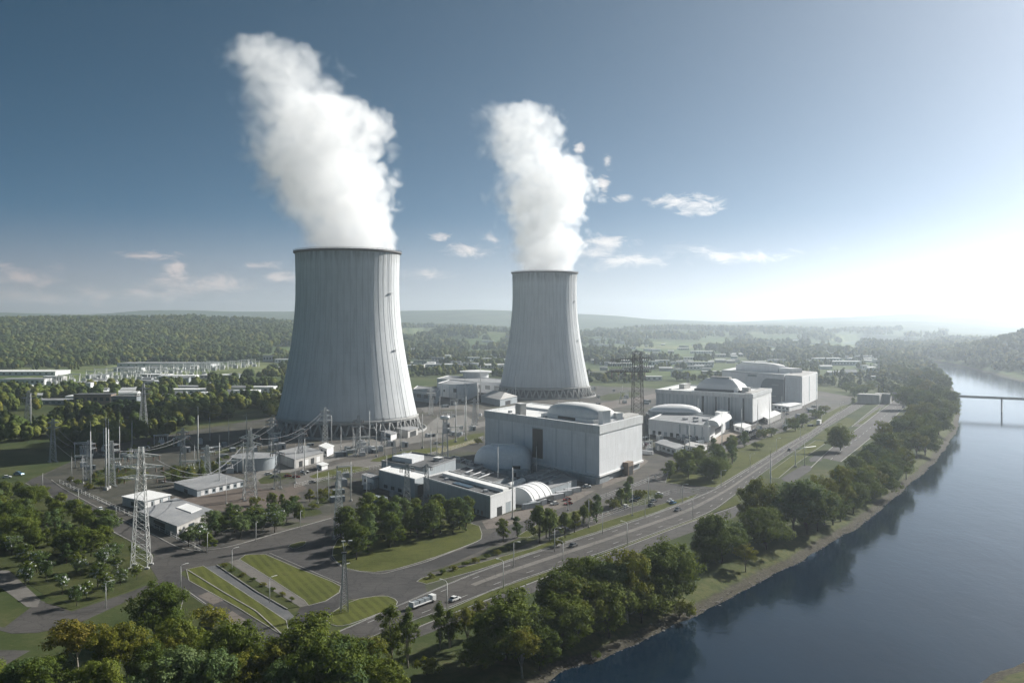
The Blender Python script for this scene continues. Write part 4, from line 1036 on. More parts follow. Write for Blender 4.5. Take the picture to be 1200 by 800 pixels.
rt=root_at('flat_shed','flat roofed concrete shed by the kerb below the gatehouse','shed',(207.5,627))
B=Block(rt,(207.5,627),(250,608),(163,609)); B.wall('wall',M['stucco'],-.2,4.2); B.roof(4.21,M['grey_roof'],'roof',.35,.4); B.panel('left',.3,.6,.2,3.2,M['dark'],'doorway',.06); B.panel('right',.3,.45,1.2,2.8,M['glass'],'window',.06)
MB().prism([tuple(B.at(a,b)) for a,b in ((.6,.2),(.9,.2),(.9,.6),(.6,.6))],4.57,4.9).build('roof_sheet',M['white_roof'],rt)
for (px,py,r,h,lab) in ((297,549,14,8.5,'round flat roofed water tank left alone beside the tall pylon'),(330,543,9.5,6.5,'smaller round water tank joined to the pale yard wall'),):
    pass
x,y=G(298,548); rt=thing('water_tank','wide round water tank with a pale flat lid near the broad tower','tank',(x,y,0))
MB().lathe([(15,-.2),(15,8),(15.5,8),(15.5,8.6)],64,sm=False).build('tank_wall',M['clad_blue'],rt); MB().lathe([(15.5,8.55),(8,9.2),(.05,9.5)],64).build('lid',M['grey_roof'],rt)
lm=MB(); 
for s in (-.35,.35): lm.bar((s,-15.4,0),(s,-15.4,9),.15)
for k in range(16): lm.bar((-.35,-15.4,.4+k*.55),(.35,-15.4,.4+k*.55),.08)
lm.build('ladder',M['steel'],rt)
rt=root_at('yard_store','pale curved yard store with white doors below the broad tower','store building',(345,548))
B=Block(rt,(345,549),(379,540),(322,540)); B.wall('wall',M['stucco'],-.2,6.2); B.roof(6.21,M['grey_roof'],'roof',.4,.4)
for k in range(4): B.panel('right',.15+k*.2,.27+k*.2,.2,4.2,M['white'] if k%2 else M['dark'],'door',.06)
# behind the broad tower
def simple(name,lab,cat,px,h,wm,rm,win=0,rim=True,side='left',extra=()):
    rt=root_at(name,lab,cat,px[0]); B=Block(rt,*px); B.wall('wall',M[wm],-.2,h)
    if rim: B.rim(h,h+.9,.2,.7,M['white_roof']); B.roof(h-.2,M[rm],'roof',.35,-.6)
    else: B.roof(h+.01,M[rm],'roof',.5,.6)
    for k in range(win): B.panel(side,.06+k*.9/win,.06+(k+.55)*.9/win,h*.35,h*.72,M['glass'],'window',.08)
    return rt,B
rt,B=simple('machine_hall','pale machine hall with one black opening behind the broad tower','hall building',[(548,468.5),(560,463),(513,464)],17,'clad_white','grey_roof'); B.panel('left',.35,.47,8,13,M['dark'],'opening',.1); B.panel('left',.75,.8,7,10,M['dark'],'opening',.1)
for k in range(4): B.panel('left',.1+k*.24,.115+k*.24,.2,16,M['clad_blue'],'wall_seam',.3)
rt,B=simple('machine_hall','low grey hall with a white eaves band just beside the broad tower','hall building',[(512,473),(516,468),(484,469)],14,'clad_blue','grey_roof',3); B.panel('left',.02,.98,9.5,13,M['white'],'eaves_band',.25)
rt,B=simple('machine_hall','long flat hall carrying the round disc roof between the two towers','hall building',[(590,462),(600,457),(512,455.5)],15,'clad','grey_roof',7)
x,y=G(557.5,453); rt=thing('disc_roof_tank','round white disc roofed tank rising behind the long flat hall','tank',(x,y,0))
MB().lathe([(20,-.2),(20,22),(24.5,22.5),(25,24.5)],64,sm=False).build('tank_wall',M['clad'],rt); MB().lathe([(25,24.4),(14,25.6),(.05,26)],64).build('lid',M['white_roof'],rt)
rt=root_at('hip_shed','hipped roof shed on the track between the towers','shed',(585,476)); B=Block(rt,(586,476),(606,471.5),(564,471)); B.wall('wall',M['clad_blue'],-.2,8)
P=[tuple(p) for p in B.poly(.8)]; c0,c1=B.at(.5,.2),B.at(.5,.8); m=MB(); m.v=[(*p,8.01) for p in P]+[(*c0,14),(*c1,14)]
m.face([0,1,4]); m.face([1,2,5,4]); m.face([2,3,5]); m.face([3,0,4,5]); m.build('roof',M['stucco'],rt); B.panel('right',.3,.6,0,5,M['dark'],'door',.06)
simple('portal_shed','open fronted shed under the broad tower columns','shed',[(478,513),(490,509),(463,509.5)],6,'stucco','grey_roof',0,False)[1].panel('right',.2,.8,.1,4.6,M['dark'],'opening',.06)
simple('pump_cabin','small white pump cabin on the pad beside the broad tower','cabin',[(458,516),(465,514),(446,512)],5,'clad_white','grey_roof',1,False)
simple('pump_cabin','low pale pump cabin at the track bend below the broad tower','cabin',[(383,535),(391,531),(374,531)],5.5,'clad_white','white_roof',2,False)
simple('pump_cabin','white cabin alone on the dark yard by the plain lattice mast','cabin',[(377,551),(384,549),(371,549)],3,'clad_white','white_roof',1,False)
# sheds around the second hall
simple('site_shed','long grey flat roofed shed below the white annexe','shed',[(792,534),(801,530),(768,526)],5,'container_dark','grey_roof',4,False)
simple('site_shed','pale low shed with tan roof ending at the service road','shed',[(822,531),(828,527),(803,527)],3.5,'clad_white','stucco',3,False)
simple('site_shed','dark wall store between the largest hall and the big dark pylon','shed',[(765,500),(770,497),(757,496)],10,'dark_concrete','dark_roof',0)
simple('site_shed','low white store under the ribbed grey hall','shed',[(872,508),(880,504),(860,504)],4.5,'clad_white','white_roof',2,False)
simple('site_shed','low shed with orange front standing by the ribbed hall corner','shed',[(900,497),(915,490),(893,493)],5,'stucco','white_roof',2,False)
simple('site_shed','long low white roofed shed beside the farthest hall','shed',[(925,482),(940,478),(905,479)],5,'clad_white','white_roof',4,False)
# containers
cont=[]
def container_mesh(name,L,mat):
    m=MB(); n=int(L/.5)
    for i in range(n): pass
    return MB().box((0,0,1.45),(L,2.5,2.7)).mesh(name,mat,.05)
cb={k:container_mesh('container_body',12,M[k]) for k in ('container','container_dark')}
cd=MB().box((6.06,0,1.45),(.12,2.2,2.4)).mesh('container_door',M['steel']); cr=MB()
for sx in (-5.9,5.9):
    for sy in (-1.2,1.2): cr.box((sx,sy,1.45),(.25,.25,2.9))
crm=cr.mesh('corner_post',M['dark_steel'])
CP=[(651,584.5,20,'container','nearest'),(661,580.5,20,'container','second'),(671,577,20,'container','third'),(623,595,20,'container_dark','grey'),(630,592,20,'container','pale'),(742,527,70,'container','pylon'),(731,531,10,'container','hall'),(757,532,120,'container','road'),(820,520,30,'container_dark','annexe'),(806,516,0,'container','shed')]
CL=['white container nearest the barrel store in the row along the paving','white container in the middle of the row along the pinkish paving','white container closest to the hall corner in the row along the paving','grey container with its end against the barrel store canopy','pale container on the paving between barrel store and white row','white container by the foot of the big dark pylon','white container tight against the sunlit wall of the largest hall','white container lying askew beside the service road near the pylon','grey container beside the curved end of the white annexe','white container at the shed wall below the annexe']
for (px,py,a,mt,_),lab in zip(CP,CL):
    x,y=G(px,py); place([('container_body',cb[mt],(0,0,0),0,[('container_door',cd,(0,0,0),0)]),('corner_post',crm,(0,0,0),0,[])],'shipping_container',lab,'container',(x,y,.05),math.radians(a+20),1.0,'shipping containers around the halls')
# transformers and process tanks around the halls
tk=MB().tube([(-4,0,2.6),(4,0,2.6)],1.7,16).mesh('tank_body',M['pale_steel']); sd_=MB().box((-2.6,0,.5),(.6,2.8,1.4)).mesh('saddle',M['concrete']); sd2=MB().box((2.6,0,.5),(.6,2.8,1.4)).mesh('saddle',M['concrete'])
TL=[(598,576,60,'pressure tank on saddles behind the barrel store'),(608,572,60,'pressure tank on saddles beside the pipe gallery'),(548,563,150,'pressure tank on the dark yard by the switch room'),(537,549,150,'pressure tank near the floodlight mast'),(866,500,20,'pressure tank under the ribbed grey hall'),(745,520,50,'pressure tank at the hall wall behind the big dark pylon')]
for px,py,a,lab in TL:
    x,y=G(px,py); place([('tank_body',tk,(0,0,0),0,[]),('saddle',sd_,(0,0,0),0,[]),('saddle',sd2,(0,0,0),0,[])],'pressure_tank','horizontal pale steel '+lab,'tank',(x,y,0.02),math.radians(a),1.3,'horizontal pressure tanks')
# ------------------------------------------------------------------ pylons and masts
def lattice(h, wb, wt, n, leg=.5, br=.26, waist=None):
    leg*=.75; br*=.66
    """square lattice mast: four legs, cross bracing and horizontals"""
    m=MB()
    def W(z):
        u=z/h
        if waist: 
            uw,ww=waist
            return (wb+(ww-wb)*u/uw if u<uw else ww+(wt-ww)*(u-uw)/(1-uw))/2
        return (wb+(wt-wb)*u)/2
    zs=[h*(1-(1-i/n)**1.25) for i in range(n+1)]
    C=((-1,-1),(1,-1),(1,1),(-1,1))
    for a,b in zip(zs,zs[1:]):
        for k in range(4):
            p,q=C[k],C[(k+1)%4]
            P=lambda c,z:(c[0]*W(z),c[1]*W(z),z)
            m.bar(P(p,a),P(p,b),leg); m.bar(P(p,a),P(q,b),br); m.bar(P(q,a),P(p,b),br); m.bar(P(p,b),P(q,b),br)
    return m
def arm(L, w, rise=1.6, br=.24):
    """triangular cross arm reaching along +x from the mast face"""
    m=MB(); tip=(L,0,rise*.35)
    base=[(0,-w,0),(0,w,0),(0,-w,rise),(0,w,rise)]
    for b in base: m.bar(b,tip,br*1.25)
    n=max(3,int(L/1.6))
    def at(b,u): return tuple(b[i]+(tip[i]-b[i])*u for i in range(3))
    for k in range(n):
        u,v=k/n,(k+1)/n*.97
        m.bar(at(base[0],u),at(base[1],v),br); m.bar(at(base[0],u),at(base[2],v),br); m.bar(at(base[1],u),at(base[3],v),br)
    return m
ins=MB()
for k in range(8): ins.lathe([(.08,-.25*k),(.30,-.25*k-.08),(.30,-.25*k-.14),(.08,-.25*k-.22)],10)
ins_me=ins.mesh('insulator',M['porcelain'])
def pylon(label, px, py, h, wb, wt, n, arms, rz=0.0, mat='steel', leg=.5, br=.26, name='lattice_pylon', group='lattice pylons of the power station', waist=None, feet=True):
    x,y=G(px,py); rt=thing(name,label,'pylon',(x,y,0),rz,group)
    body=lattice(h,wb,wt,n,leg,br,waist).build('lattice_body',M[mat],rt)
    for z,L,w,rise in arms:
        am=arm(L,w,rise,max(.2,br*1.25)).mesh('cross_arm',M[mat])
        for s in (0,math.pi):
            a=mobj('cross_arm',am,rt,(w*math.cos(s),w*math.sin(s),z),s)
            for u in (.62,.97): mobj('insulator',ins_me,a,(L*u,0,rise*.2*u),0)
    if feet:
        fm=MB().box((0,0,.2),(1.6,1.6,.9)).mesh('footing',M['concrete'])
        for sx,sy in ((-1,-1),(1,-1),(1,1),(-1,1)): mobj('footing',fm,rt,(sx*wb/2,sy*wb/2,0))
    return rt
PY={}
PY['a']=pylon('tall pale lattice pylon with stacked cross arms at the crossroads by the gatehouse',165,664,49,6.6,1.8,14,[(36,8.5,1.1,1.8),(40.5,8,1.0,1.7),(45,6.5,.9,1.5)],.15,'pale_steel',.32,.17)
PY['b']=pylon('lone pale lattice pylon with drooping arms beside the bare dirt and office hut',293,585,39,7.0,1.5,12,[(30,5.5,.9,2.6),(34.5,5,.8,2.4)],.5,'pale_steel',.42,.24)
PY['c']=pylon('slim pale lattice mast without arms at the edge of the tree island',397,630,31,4.8,1.6,15,[],.3,'pale_steel',.36,.24,'lattice_mast')
PY['d']=pylon('lattice mast standing against the dark front of the workshop',477,603,27,4.6,1.4,12,[(24,3,.7,1.0)],.2,'steel',.36,.22,'lattice_mast')
PY['e']=pylon('lattice mast by the workshop corner recess with a small cross arm',500,590,22,3.6,1.2,10,[(20,2.5,.6,.9)],.2,'steel',.3,.2,'lattice_mast')
PY['f']=pylon('bright lattice mast with three short arms in front of the broad tower',381,522,31,5,1.5,11,[(20,4,.75,1.2),(24,3.6,.7,1.1),(28,3,.6,1.0)],.2,'pale_steel',.5,.3)
PY['g']=pylon('dull lattice mast with short arms on the pad under the broad tower',420,533,30,4.4,1.5,11,[(21,4,.7,1.1),(26,3.4,.6,1.0)],.2,'steel',.42,.26)
PY['h']=pylon('thin lattice mast with one arm by the small white cabin on the pad',449,523,23,3.6,1.2,9,[(19,3.5,.6,1.0)],.2,'steel',.38,.24)
PY['i']=pylon('distant thin lattice pylon rising out of the woodland before the switchyard',168,510,46,7,1.4,12,[(36,6,.8,1.4),(41,5,.7,1.2)],.1,'steel',.4,.24)
PY['j']=pylon('distant thin lattice pylon among the trees past the end of the road',33,498,34,6,1.4,10,[(26,6,.8,1.4),(30,5,.7,1.2)],.1,'steel',.4,.24)
PY['k']=pylon('lattice mast on the ramp between the broad tower and the vaulted shed',462,560,24,3.8,1.3,9,[],.2,'steel',.34,.2,'lattice_mast')
PY['l']=pylon('lattice mast with short arms beside the water tank',325,572,26,4,1.3,10,[(21,3.5,.6,1.0)],.3,'steel',.34,.2,'lattice_mast')
PY['m']=pylon('thin lattice pylon behind the ribbed grey hall',806,470,36,5,1.4,9,[(30,5,.7,1.2)],.3,'steel',.4,.24)
M['gantry']=plain('weathered_dark_steel',(.15,.14,.135),.6,.4)
for lab,px,py,h,n in (('lattice pylon in the scrub past the road end',104,562,25,10),('lattice pylon close to the two tallest poles of the dark yard',131,570,28,11),('lattice pylon at the woodland edge beyond the road end',62,541,31,10),('lattice pylon on the dark yard behind the office hut',214,548,27,10),('small lattice pylon between office hut and water tank',243,560,21,9),('lattice pylon behind the round water tank',318,528,26,9),('lattice pylon on the gravel track by the pale yard store',352,541,25,9),('lattice pylon on the track by the machine hall',505,486,30,9),('lattice pylon on the pad in front of the hipped shed',556,498,26,9)):
    PY[lab]=pylon(lab,px,py,h,4.2,1.3,n,[(h*.78,4,.7,1.1),(h*.9,3.4,.65,1.0)],.1+px%7*.1,'pale_steel' if px%2 else 'steel',.42,.26)
# the big dark pylon with its gantry
x,y=G(747,530); rt=thing('gantry_pylon','tallest dark lattice pylon with a boxy truss arm beside the largest hall','pylon',(x,y,0),.12)
lattice(78,9.5,5.6,17,.55,.27).build('lattice_body',M['gantry'],rt)
for sx in (-1,1): pass
m=MB(); L0,L1,z0,z1,w=-24.,9.5,62.,73.,3.2
for yy in (-w,w):
    m.bar((L0,yy,z0+.5),(L1,yy,z0),.5); m.bar((L0*.8,yy,z1-1.5),(L1,yy,z1),.32)
    k=9
    for i in range(k):
        a,b=L0*.98+(L1-L0)*i/k,L0*.98+(L1-L0)*(i+1)/k
        m.bar((a,yy,z0),(b,yy,z1-.8),.22); m.bar((b,yy,z0),(a,yy,z1-.8),.22); m.bar((b,yy,z0),(b,yy,z1+random.uniform(0,2.6)),.22)
for i in range(10):
    a=L0+(L1-L0)*i/9; m.bar((a,-w,z0),(a,w,z0),.34); m.bar((a,-w,z1-1),(a,w,z1-1),.3)
m.build('truss_arm',M['gantry'],rt)
m=MB(); m.bar((L0-14,0,z0+.4),(L0,0,z0+.4),.5); m.bar((L0-14,0,z0-1.4),(L0-14,0,z0+1.6),.6); m.build('boom',M['white'],rt)
for i in range(6):
    a=L0+3+i*5.2; mobj('insulator',ins_me,rt,(a,-w,z0),0).scale=(1.8,1.8,1.8)
fm=MB().box((0,0,.2),(2.2,2.2,1.2)).mesh('footing',M['concrete'])
for sx,sy in ((-1,-1),(1,-1),(1,1),(-1,1)): mobj('footing',fm,rt,(sx*5.5,sy*5.5,0))
# floodlight mast
x,y=G(521.5,552); rt=thing('floodlight_mast','lattice floodlight mast with a white ring of lamps by the vaulted shed','floodlight mast',(x,y,0),.2)
lattice(35,4.6,2.4,10,.42,.24).build('lattice_body',M['steel'],rt)
MB().lathe([(1.9,35),(2.9,35),(3.2,36.2),(2.9,37.4),(1.9,37.4)],24,close=True).build('lamp_ring',M['white'],rt)
lm=MB().box((3.3,0,36.2),(.5,.9,.9)).mesh('floodlight',M['lamp'])
for k in range(8): mobj('floodlight',lm,rt,(0,0,0),k*math.pi/4)
# mast with bent lamp head by the lawn
x,y=G(403.5,716); rt=thing('lamp_mast','lattice lamp mast with a bent twin head on the half moon lawn','lamp mast',(x,y,.1),.3)
lattice(20,2.6,.8,14,.22,.13).build('lattice_body',M['steel'],rt)
for s in (-1,1):
    a=MB().tube([(0,0,20),(s*.3,0,22.2),(s*1.2+.6,0,24.2)],.13,6).build('lamp_arm',M['steel'],rt); MB().box((s*1.2+.9,0,24.3),(1.3,.5,.3)).build('lamp_head',M['lamp'],a)
MB().box((0,0,20.2),(1.7,1.2,.5)).build('platform',M['dark_steel'],rt)

# ------------------------------------------------------------------ lamp posts and lightning poles
pm=MB().tube([(0,0,0),(0,0,8.6)],[.16,.10],8).mesh('pole',M['pale_steel']); am=MB().tube([(0,0,8.5),(.5,0,9.1),(2.0,0,9.3)],.07,6).mesh('lamp_arm',M['pale_steel']); hm_=MB().box((2.4,0,9.28),(.95,.36,.18)).mesh('lamp_head',M['lamp'])
LAMP=[('pole',pm,(0,0,0),0,[]),('lamp_arm',am,(0,0,0),0,[('lamp_head',hm_,(0,0,0),0)])]
def lamps(P, where, rz, start, scale=1.0):
    for i,(px,py) in enumerate(P):
        x,y=G(px,py); place(LAMP,'street_lamp',f'grey street lamp {where}, {ordinal(i+1)} along from {start}','street lamp',(x,y,.05),rz,scale,'street lamps '+where)
lamps([(602,664),(650,646),(706,625),(756,607),(800,589),(845,571),(879,549),(910,529),(938,514),(963,497),(985,482)],'on the upper verge of the highway',math.radians(-35),'the junction',1.15)
lamps([(524,716),(590,689),(660,664),(735,639),(812,608)],'on the lower verge of the highway',math.radians(145),'the junction',1.15)
lamps([(50,572),(92,592),(136,615),(243,648),(300,634),(352,620)],'along the inner plant road',math.radians(-60),'the blue parked car')
lamps([(212,690),(124,712),(316,706),(272,669),(402,690)],'around the striped lawns',math.radians(40),'the crossroads')
lp=MB().tube([(0,0,0),(0,0,17)],[.26,.13],8).mesh('pole',M['pale_steel']); tip=MB().tube([(0,0,17),(0,0,20)],[.07,.03],6).mesh('rod',M['steel']); bs=MB().box((0,0,.3),(1.1,1.1,.8)).mesh('base',M['concrete'])
POLE=[('pole',lp,(0,0,0),0,[]),('rod',tip,(0,0,0),0,[]),('base',bs,(0,0,0),0,[])]
pl=[(600.5,608,1.55,'bright white tall pole in front of the barrel store'),(665.5,598,.9,'white pole on the verge by the paving'),(505,548,1.5,'pole by the floodlight mast'),(512,545,1.3,'pole between floodlight mast and dark lawn'),
 (106,571,2.0,'pair of grey poles inside the plant road, nearer the road end'),(124,574,2.2,'pole closest to the tall pylon inside the plant road'),(127,572,2.1,'thin pole touching another inside the plant road'),(97,566,1.0,'short pole in the scrub inside the plant road'),(84,563,.9,'shortest pole in the scrub past the road end'),
 (36,510,2.2,'pole in the woodland by the distant pylon'),(140,545,1.6,'pole at the woodland edge behind the tall pylon'),(232,542,2.0,'pole on the dark yard behind the office hut'),(257,571,1.6,'pole behind the office hut roof'),(265,590,.9,'pole on the bare dirt before the office hut'),(346,566,1.2,'pole at the yard store doors'),(357,556,1.4,'pole by the yard store gable'),
 (372,590,1.1,'pole on the dark yard beyond the island trees'),(433,527,1.8,'pole on the pad below the broad tower'),(441,535,1.5,'pole on the grass edge of the pad'),(470,528,1.5,'pole on the gravel track near the white cabin'),(495,525,1.6,'pole on the track before the ramp'),(534,518,2.0,'pole on the strip of lawn by the hall'),(546,516,2.2,'white pole on the lawn strip closest to the hall'),(560,492,2.2,'pole on the concrete pad behind the hall'),
 (545,471,2.3,'tall white pole in front of the machine hall'),(563,463,2.4,'tall white pole under the disc roof'),(604,470,1.9,'hooked pole by the hipped shed'),(690,618,.8,'thin pole among the verge saplings'),(760,592,.9,'thin pole in the car park verge'),(741,604,.8,'thin pole at the car park corner'),(808,540,1.5,'pole in front of the annexe'),(830,530,1.4,'pole by the tan roofed shed'),
 (846,527,1.6,'pole at the grove end near the annexe'),(869,520,1.7,'pole on the bare ground by the ribbed hall'),(888,513,1.7,'pole at the service fence'),(902,505,1.6,'pole at the ribbed hall corner'),(818,500,1.6,'pole rising behind the annexe roof'),(1030,436,2.2,'thin pole far off by the distant road'),(903,600,1.7,'yellowed tall pole between the highway and the lay-by'),(943,545,.9,'white pole with a sign arm on the small lawn')]
for px,py,s,lab in pl:
    x,y=G(px,py); place(POLE,'lightning_pole','slender '+lab if len(lab.split())<15 else lab,'pole',(x,y,.05),0,s,'slender poles of the plant')
# sagging lines
def line(p,q,sag,label,r=.10):
    p,q=Vector(p),Vector(q); pts=[]
    for i in range(17):
        u=i/16; v=p.lerp(q,u); v.z-=sag*4*u*(1-u); pts.append(v)
    o=MB().tube(pts,r,5).build('power_line',M['cable']); tag(o,label,'power line','power lines between the pylons')
def pt(k,z,dx=0): l=PY[k].location; a=PY[k].rotation_euler.z; return (l.x+dx*math.cos(a),l.y+dx*math.sin(a),z)
line(pt('j',30,5),pt('i',41,-4),9,'power line sagging over the woodland between two distant pylons')
line(pt('i',41,4),(t1x-66,t1y-25,22),12,'power line from the distant pylon to the broad tower foot')
for k,(z,dx) in enumerate(((36,8),(40.5,7.6),(45,6))): line(pt('a',z-1,dx),pt('b',31,-4 if k<2 else 4),7+k*2,['lowest','middle','topmost'][k]+' power line between the tall stacked pylon and the drooping one')
for k,(z,dx) in enumerate(((31,5),(35,4.8))): line(pt('b',z-1,dx),pt('f',24+k*3,-3),6,['lower','upper'][k]+' power line from the drooping pylon to the bright mast')
line(pt('f',24,3.5),pt('g',22,-3.5),3,'power line linking the bright mast and the dull mast'); line(pt('g',22,3.5),pt('h',19,-3),3,'power line linking the dull mast and the thin mast')
line(pt('a',36,-8),pt('j',30,-5),14,'power line running from the tall stacked pylon back into the woodland')

_k=[k for k in PY if len(k)>2]
for i,(p,q,lab) in enumerate(((2,0,'from the woodland edge pylon to the scrub pylon'),(0,1,'from the scrub pylon to the pole pylon'),(1,3,'from the pole pylon to the one behind the office hut'),(3,4,'between the two pylons behind the office hut'),(4,5,'from the small pylon to the one behind the water tank'),(5,6,'from the water tank pylon to the gravel track pylon'),(7,8,'between the two pylons on the tracks behind the hall'))):
    for s_,w_ in ((3.2,'nearer'),(-3.2,'farther')):
        a_,b_=PY[_k[p]],PY[_k[q]]; za,zb=a_.location,b_.location
        hA,hB=[(25,28,31,27,21,26,25,30,26)[v]*.78 for v in (p,q)]
        line((za.x+s_,za.y,hA),(zb.x+s_,zb.y,hB),3.5,w_+' power line '+lab,.08)
# ------------------------------------------------------------------ fences
def fence(P, label, h=2.4, step=7.0):
    c=resample([G(*p) for p in P],max(3,int(sum(math.dist(G(*a),G(*b)) for a,b in zip(P,P[1:]))/step)))
    o=thing('fence',label,'fence',(c[0].x,c[0].y,0)); w=[p-c[0] for p in c]
    pme=MB().box((0,0,h/2),(.16,.16,h)).mesh('post',M['pale_steel'])
    for p in w[:95]: mobj('post',pme,o,(p.x,p.y,0))
    m=MB()
    for a,b in zip(w,w[1:]):
        for z in (.3,h*.5,h-.1): m.bar((a.x,a.y,z),(b.x,b.y,z),.07)
    m.build('rail',M['pale_steel'],o)
fence([(690,612),(735,596),(790,577),(828,577)],'pale post fence between the car park and the highway verge')
fence([(704,585),(745,570),(800,548),(860,520),(930,489)],'long post fence between the halls and the grove')
fence([(345,571),(430,551),(520,530),(566,514)],'post fence on the grass strip below the broad tower')
fence([(70,566),(126,592),(190,623),(236,646)],'post fence along the inner side of the plant road')

# ------------------------------------------------------------------ vehicles
def car_protos(col):
    b=MB(); prof=[(-2.2,.35),(-2.25,.8),(-1.9,.95),(-1.5,1.0),(1.0,1.0),(2.1,.82),(2.25,.5),(2.2,.35)]
    def side(P,w,m):
        k=len(P); n=len(m.v)
        m.v+=[(x,-w,z) for x,z in P]+[(x,w,z) for x,z in P]
        m.face([n+i for i in range(k)]); m.face([n+2*k-1-i for i in range(k)])
        for i in range(k): j=(i+1)%k; m.face([n+j,n+i,n+k+i,n+k+j])
        return m
    body=side(prof,.9,b).mesh('body',M[col],.05)
    cab=side([(-1.7,1.0),(-1.2,1.5),(.35,1.5),(1.05,1.0)],.78,MB()).mesh('window',M['glass'],.04)
    roof=side([(-1.22,1.49),(-1.1,1.56),(.25,1.56),(.38,1.49)],.74,MB()).mesh('roof_panel',M[col])
    wh=MB().tube([(0,-.12,0),(0,.12,0)],.33,14).mesh('wheel',M['rubber'])
    P=[('body',body,(0,0,0),0,[('roof_panel',roof,(0,0,0),0)]),('window',cab,(0,0,0),0,[])]
    for x in (-1.35,1.35):
        for y in (-.85,.85): P.append(('wheel',wh,(x,y,.33),0,[]))
    hl_=MB().box((2.2,.6,.65),(.12,.35,.18)).mesh('headlight',M['lamp']); hr_=MB().box((2.2,-.6,.65),(.12,.35,.18)).mesh('headlight',M['lamp'])
    return P+[('headlight',hl_,(0,0,0),0,[]),('headlight',hr_,(0,0,0),0,[])]
CAR={c:car_protos(c) for c in ('white','grey_car','blue_car','red_car')}
def heading(px,py,px2,py2): a,b=G(px,py),G(px2,py2); return math.atan2(b[1]-a[1],b[0]-a[0])
hw=heading(640,658,700,636)
CARS=[('blue_car',22,556.5,heading(10,557,40,559),'pale blue car on the road end at the woodland edge',1.5),('white',8,560,.4,'white car parked at the road end before the grove',1.2),('white',118,598,heading(73,573,126,601),'white car stopped on the plant road near the gatehouse',1.15),('grey_car',128,604,heading(73,573,126,601),'grey car just behind the white one on the plant road',1.1),
 ('white',533,703.5,hw,'white car alone on the highway past the flatbed truck',1.1),('white',1054,482,1.0,'white car on the far carriageway by the riverside trees',1.6),('grey_car',1059,478,1.0,'grey car ahead of the white one on the far carriageway',1.6),('white',688,571,.2,'white car parked under the lean-to of the largest hall',1.2),('grey_car',742,588,.3,'grey car in the dark car park by the highway',1.1),('white',773,580,.3,'white car in the dark car park by the highway',1.1),
 ('red_car',758,522,.5,'red car at the foot of the big dark pylon',1.3),('white',876,514,.2,'white car on the orange dirt at the ribbed hall',1.2),('white',357,554,.4,'white car at the yard store',1.3),('grey_car',366,566,.4,'grey car on the dark yard near the plain mast',1.1),('white',512,520,.6,'white car on the pad beside the concrete ramp',1.3),('white',947,480,.9,'white car beside the tall white block of the farthest hall',1.5),('grey_car',672,640,hw,'grey car heading along the highway near the verge saplings',1.1),('grey_car',925,528,heading(905,546,935,523),'grey car on the highway by the striped lawn',1.2)]
for c,px,py,a,lab,s in CARS:
    x,y=G(px,py); place(CAR[c],'car',lab,'car',(x,y,.07),a,s)
# the long white coach on the highway
x,y=G(496,708.5); rt=thing('flatbed_truck','long white flatbed truck carrying dark crates past the half moon lawn','truck',(x,y,.06),heading(478,715,513,702))
MB().box((-1.6,0,1.0),(9.4,2.5,.35)).build('flat_bed',M['white'],rt); c_=MB().box((4.6,0,1.55),(2.3,2.4,2.2)).build('cab',M['white'],rt,bevel=.2); MB().box((5.72,0,1.95),(.1,2.1,.9)).build('windscreen',M['glass'],c_); MB().box((-6.0,0,1.75),(.5,2.4,1.5)).build('tail_board',M['white'],rt)
for k in range(3): MB().box((-4.2+k*2.7,0,1.75),(2.2,1.9,1.1)).build('crate',M['container_dark'],rt)
MB().box((-.8,0,.7),(10,1.1,.3)).build('chassis',M['dark_steel'],rt)
wh=MB().tube([(0,-.16,0),(0,.16,0)],.5,16).mesh('wheel',M['rubber'])
for xx in (-4,3.9):
    for yy in (-1.18,1.18): mobj('wheel',wh,rt,(xx,yy,.5))
x,y=G(960,497.5); rt=thing('truck','white box truck driving past the end of the highway lawn','truck',(x,y,.06),heading(953,503,972,490)); rt.scale=(1.35,)*3
MB().box((-1.4,0,2.2),(7.4,2.5,2.9)).build('box_body',M['white'],rt,bevel=.06); cb_=MB().box((3.7,0,1.6),(2.2,2.4,2.3)).build('cab',M['white'],rt,bevel=.2); MB().box((4.8,0,2.1),(.08,2.1,.9)).build('windscreen',M['glass'],cb_); MB().box((-.4,0,.65),(9,1.2,.3)).build('chassis',M['dark_steel'],rt)
for xx in (-3.6,-2.4,3.4):
    for yy in (-1.1,1.1): mobj('wheel',wh,rt,(xx,yy,.5))
# motorway style sign bridge on the small lawns
x,y=G(932,547); rt=thing('sign_post','white sign post with a long thin arm on the small lawns','sign post',(x,y,.1),heading(932,531,956,530))
MB().tube([(0,0,0),(0,0,12)],[.35,.28],8).build('pole',M['white'],rt); MB().tube([(0,0,12),(9,3,12.6),(20,6,12.8)],.25,6).build('arm',M['white'],rt); MB().box((0,0,.4),(1.6,1.6,.9)).build('base',M['concrete'],rt)

